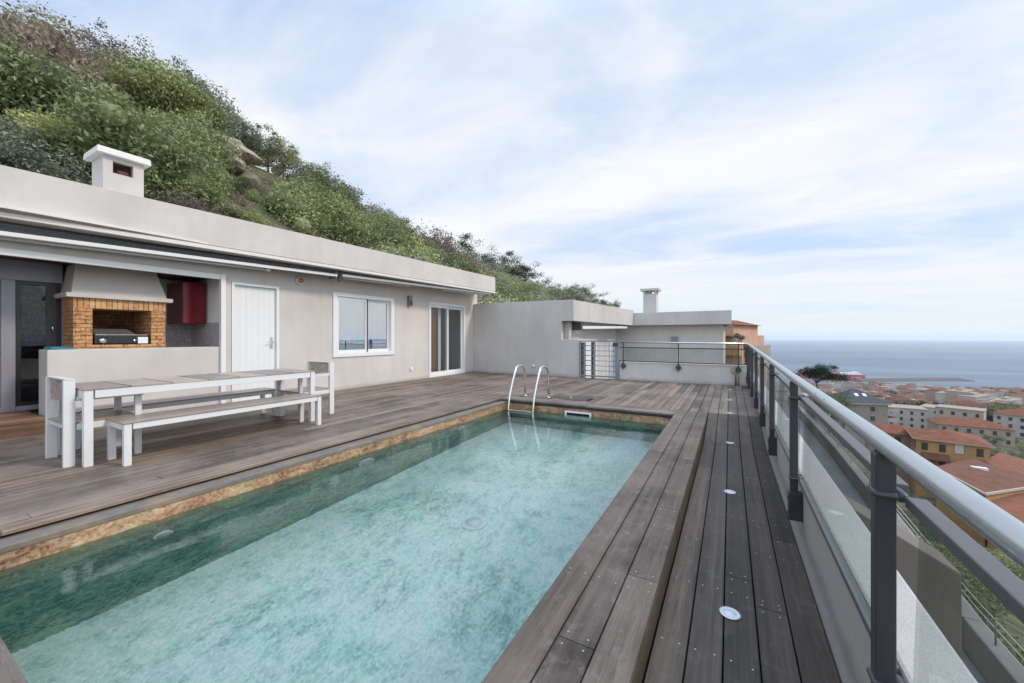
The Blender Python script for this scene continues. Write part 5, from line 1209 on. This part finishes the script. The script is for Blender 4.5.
ferry(W(796, 379, 1150), W(822, 379, 1150), 'red ferry with tall white bridge, left of the umbrella pine', twr=True)
m = MB(); pa = [W(870, 388.5, 985), W(905, 390, 930), W(905, 389.5, 945), W(870, 388.2, 1000)]; 
# ================================================================= WORLD, SUN, CAMERA, HAZE
w = bpy.data.worlds.new('World'); sc.world = w; w.use_nodes = True
class WT(NT):
    def __init__(s, w): s.t = w.node_tree; s.t.nodes.clear(); s.L = s.t.links
t = WT(w)
EL, AZ = 40, 72     # sun elevation; azimuth measured from +Y towards +X
sky = t.n('ShaderNodeTexSky', sky_type='NISHITA', sun_disc=False, sun_elevation=R(EL), sun_rotation=R(AZ), air_density=1.0, dust_density=1.2, ozone_density=1.0)
tc = t.n('ShaderNodeTexCoord'); sp = t.n('ShaderNodeSeparateXYZ'); t.link(tc.outputs['Generated'], sp.inputs[0])
zz = t.math('ADD', t.math('MAXIMUM', sp.outputs[2], 0.0), .10)
cb = t.n('ShaderNodeCombineXYZ'); t.link(t.math('DIVIDE', sp.outputs[0], zz), cb.inputs[0]); t.link(t.math('DIVIDE', sp.outputs[1], zz), cb.inputs[1])
mp = t.n('ShaderNodeMapping'); mp.inputs['Rotation'].default_value = (0, 0, R(-50)); mp.inputs['Scale'].default_value = (.5, .78, 1); mp.inputs['Location'].default_value = (3.1, 1.7, 0); t.link(cb.outputs[0], mp.inputs[0])
n1 = t.noise(mp.outputs[0], .55, 8, .58, dist=.5); n2 = t.noise(mp.outputs[0], 1.9, 7, .6, dist=.6)
cl = t.math('ADD', t.math('MULTIPLY', n1, .7), t.math('MULTIPLY', n2, .35))
cl = t.math('ADD', cl, t.math('MULTIPLY', t.math('SUBTRACT', .34, sp.outputs[2]), .22))
cover = t.ramp(cl, [(.42, .15), (.50, .60), (.60, 1.0)])
hor = t.ramp(sp.outputs[2], [(0, .6), (.06, .8), (.2, 1.0)])
shade = t.ramp(n2, [(.35, (.62, .665, .73)), (.6, (.70, .715, .73))])
skyc = t.n('ShaderNodeVectorMath', operation='SCALE'); t.link(sky.outputs[0], skyc.inputs[0]); skyc.inputs['Scale'].default_value = .10
blue = t.mix(.75, skyc.outputs[0], (.43, .565, .80))
full = t.mix(t.math('MULTIPLY', cover, hor), blue, shade)
full = t.mix(t.ramp(sp.outputs[2], [(0, .75), (.05, .55), (.16, 0)]), full, (.64, .69, .70))
lift = t.ramp(sp.outputs[2], [(.62, .3333), (.75, .46), (1, .92)])  # extra sky brightness towards the zenith, added to raise ambient light
back = t.ramp(t.math('ADD', t.math('MULTIPLY', sp.outputs[1], -.7), t.math('MULTIPLY', sp.outputs[0], .35)), [(.0, .3333), (.7, .60)])  # extra sky brightness behind the camera, added to light the walls
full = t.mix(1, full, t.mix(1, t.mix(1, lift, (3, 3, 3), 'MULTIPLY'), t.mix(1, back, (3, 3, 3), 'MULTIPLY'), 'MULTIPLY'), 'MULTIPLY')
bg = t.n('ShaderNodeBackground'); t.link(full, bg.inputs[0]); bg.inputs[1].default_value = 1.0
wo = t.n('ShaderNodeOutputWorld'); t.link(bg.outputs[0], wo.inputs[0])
sl = bpy.data.lights.new('sun', 'SUN'); sl.energy = 1.5; sl.angle = R(10); sl.color = (1, .91, .79); so = bpy.data.objects.new('sun', sl); col.objects.link(so)
dv = Vector((sin(R(AZ))*cos(R(EL)), cos(R(AZ))*cos(R(EL)), sin(R(EL)))); so.rotation_euler = dv.to_track_quat('Z', 'Y').to_euler()

hzm = bpy.data.materials.new('haze_air'); t = NT(hzm); pv = t.n('ShaderNodeVolumePrincipled'); pv.inputs['Color'].default_value = (.86, .91, 1, 1); pv.inputs['Density'].default_value = .000085; pv.inputs['Anisotropy'].default_value = 0.2; t.out(None, pv.outputs[0])
m = MB(); m.box(-20700, -20700, -127, 20700, 20700, 40); hzo = m.build('haze', hzm); tag(hzo, kind='stuff')

cam = bpy.data.cameras.new('cam'); co = bpy.data.objects.new('cam', cam); col.objects.link(co); sc.camera = co
cam.sensor_width = 36; cam.lens = F/1024*36; cam.clip_start = .02; cam.clip_end = 60000
co.location = (0, 0, H); co.rotation_euler = (R(90), 0, TH)
cam.shift_y = -(341.5-Y0)/1024
vs_ = sc.view_settings; vs_.view_transform = 'Standard'; vs_.look = 'None'; vs_.exposure = .45; vs_.gamma = 1; vs_.use_curve_mapping = False
sc.cycles.max_bounces = 10; sc.cycles.transparent_max_bounces = 12; sc.cycles.caustics_refractive = True; sc.cycles.volume_bounces = 1
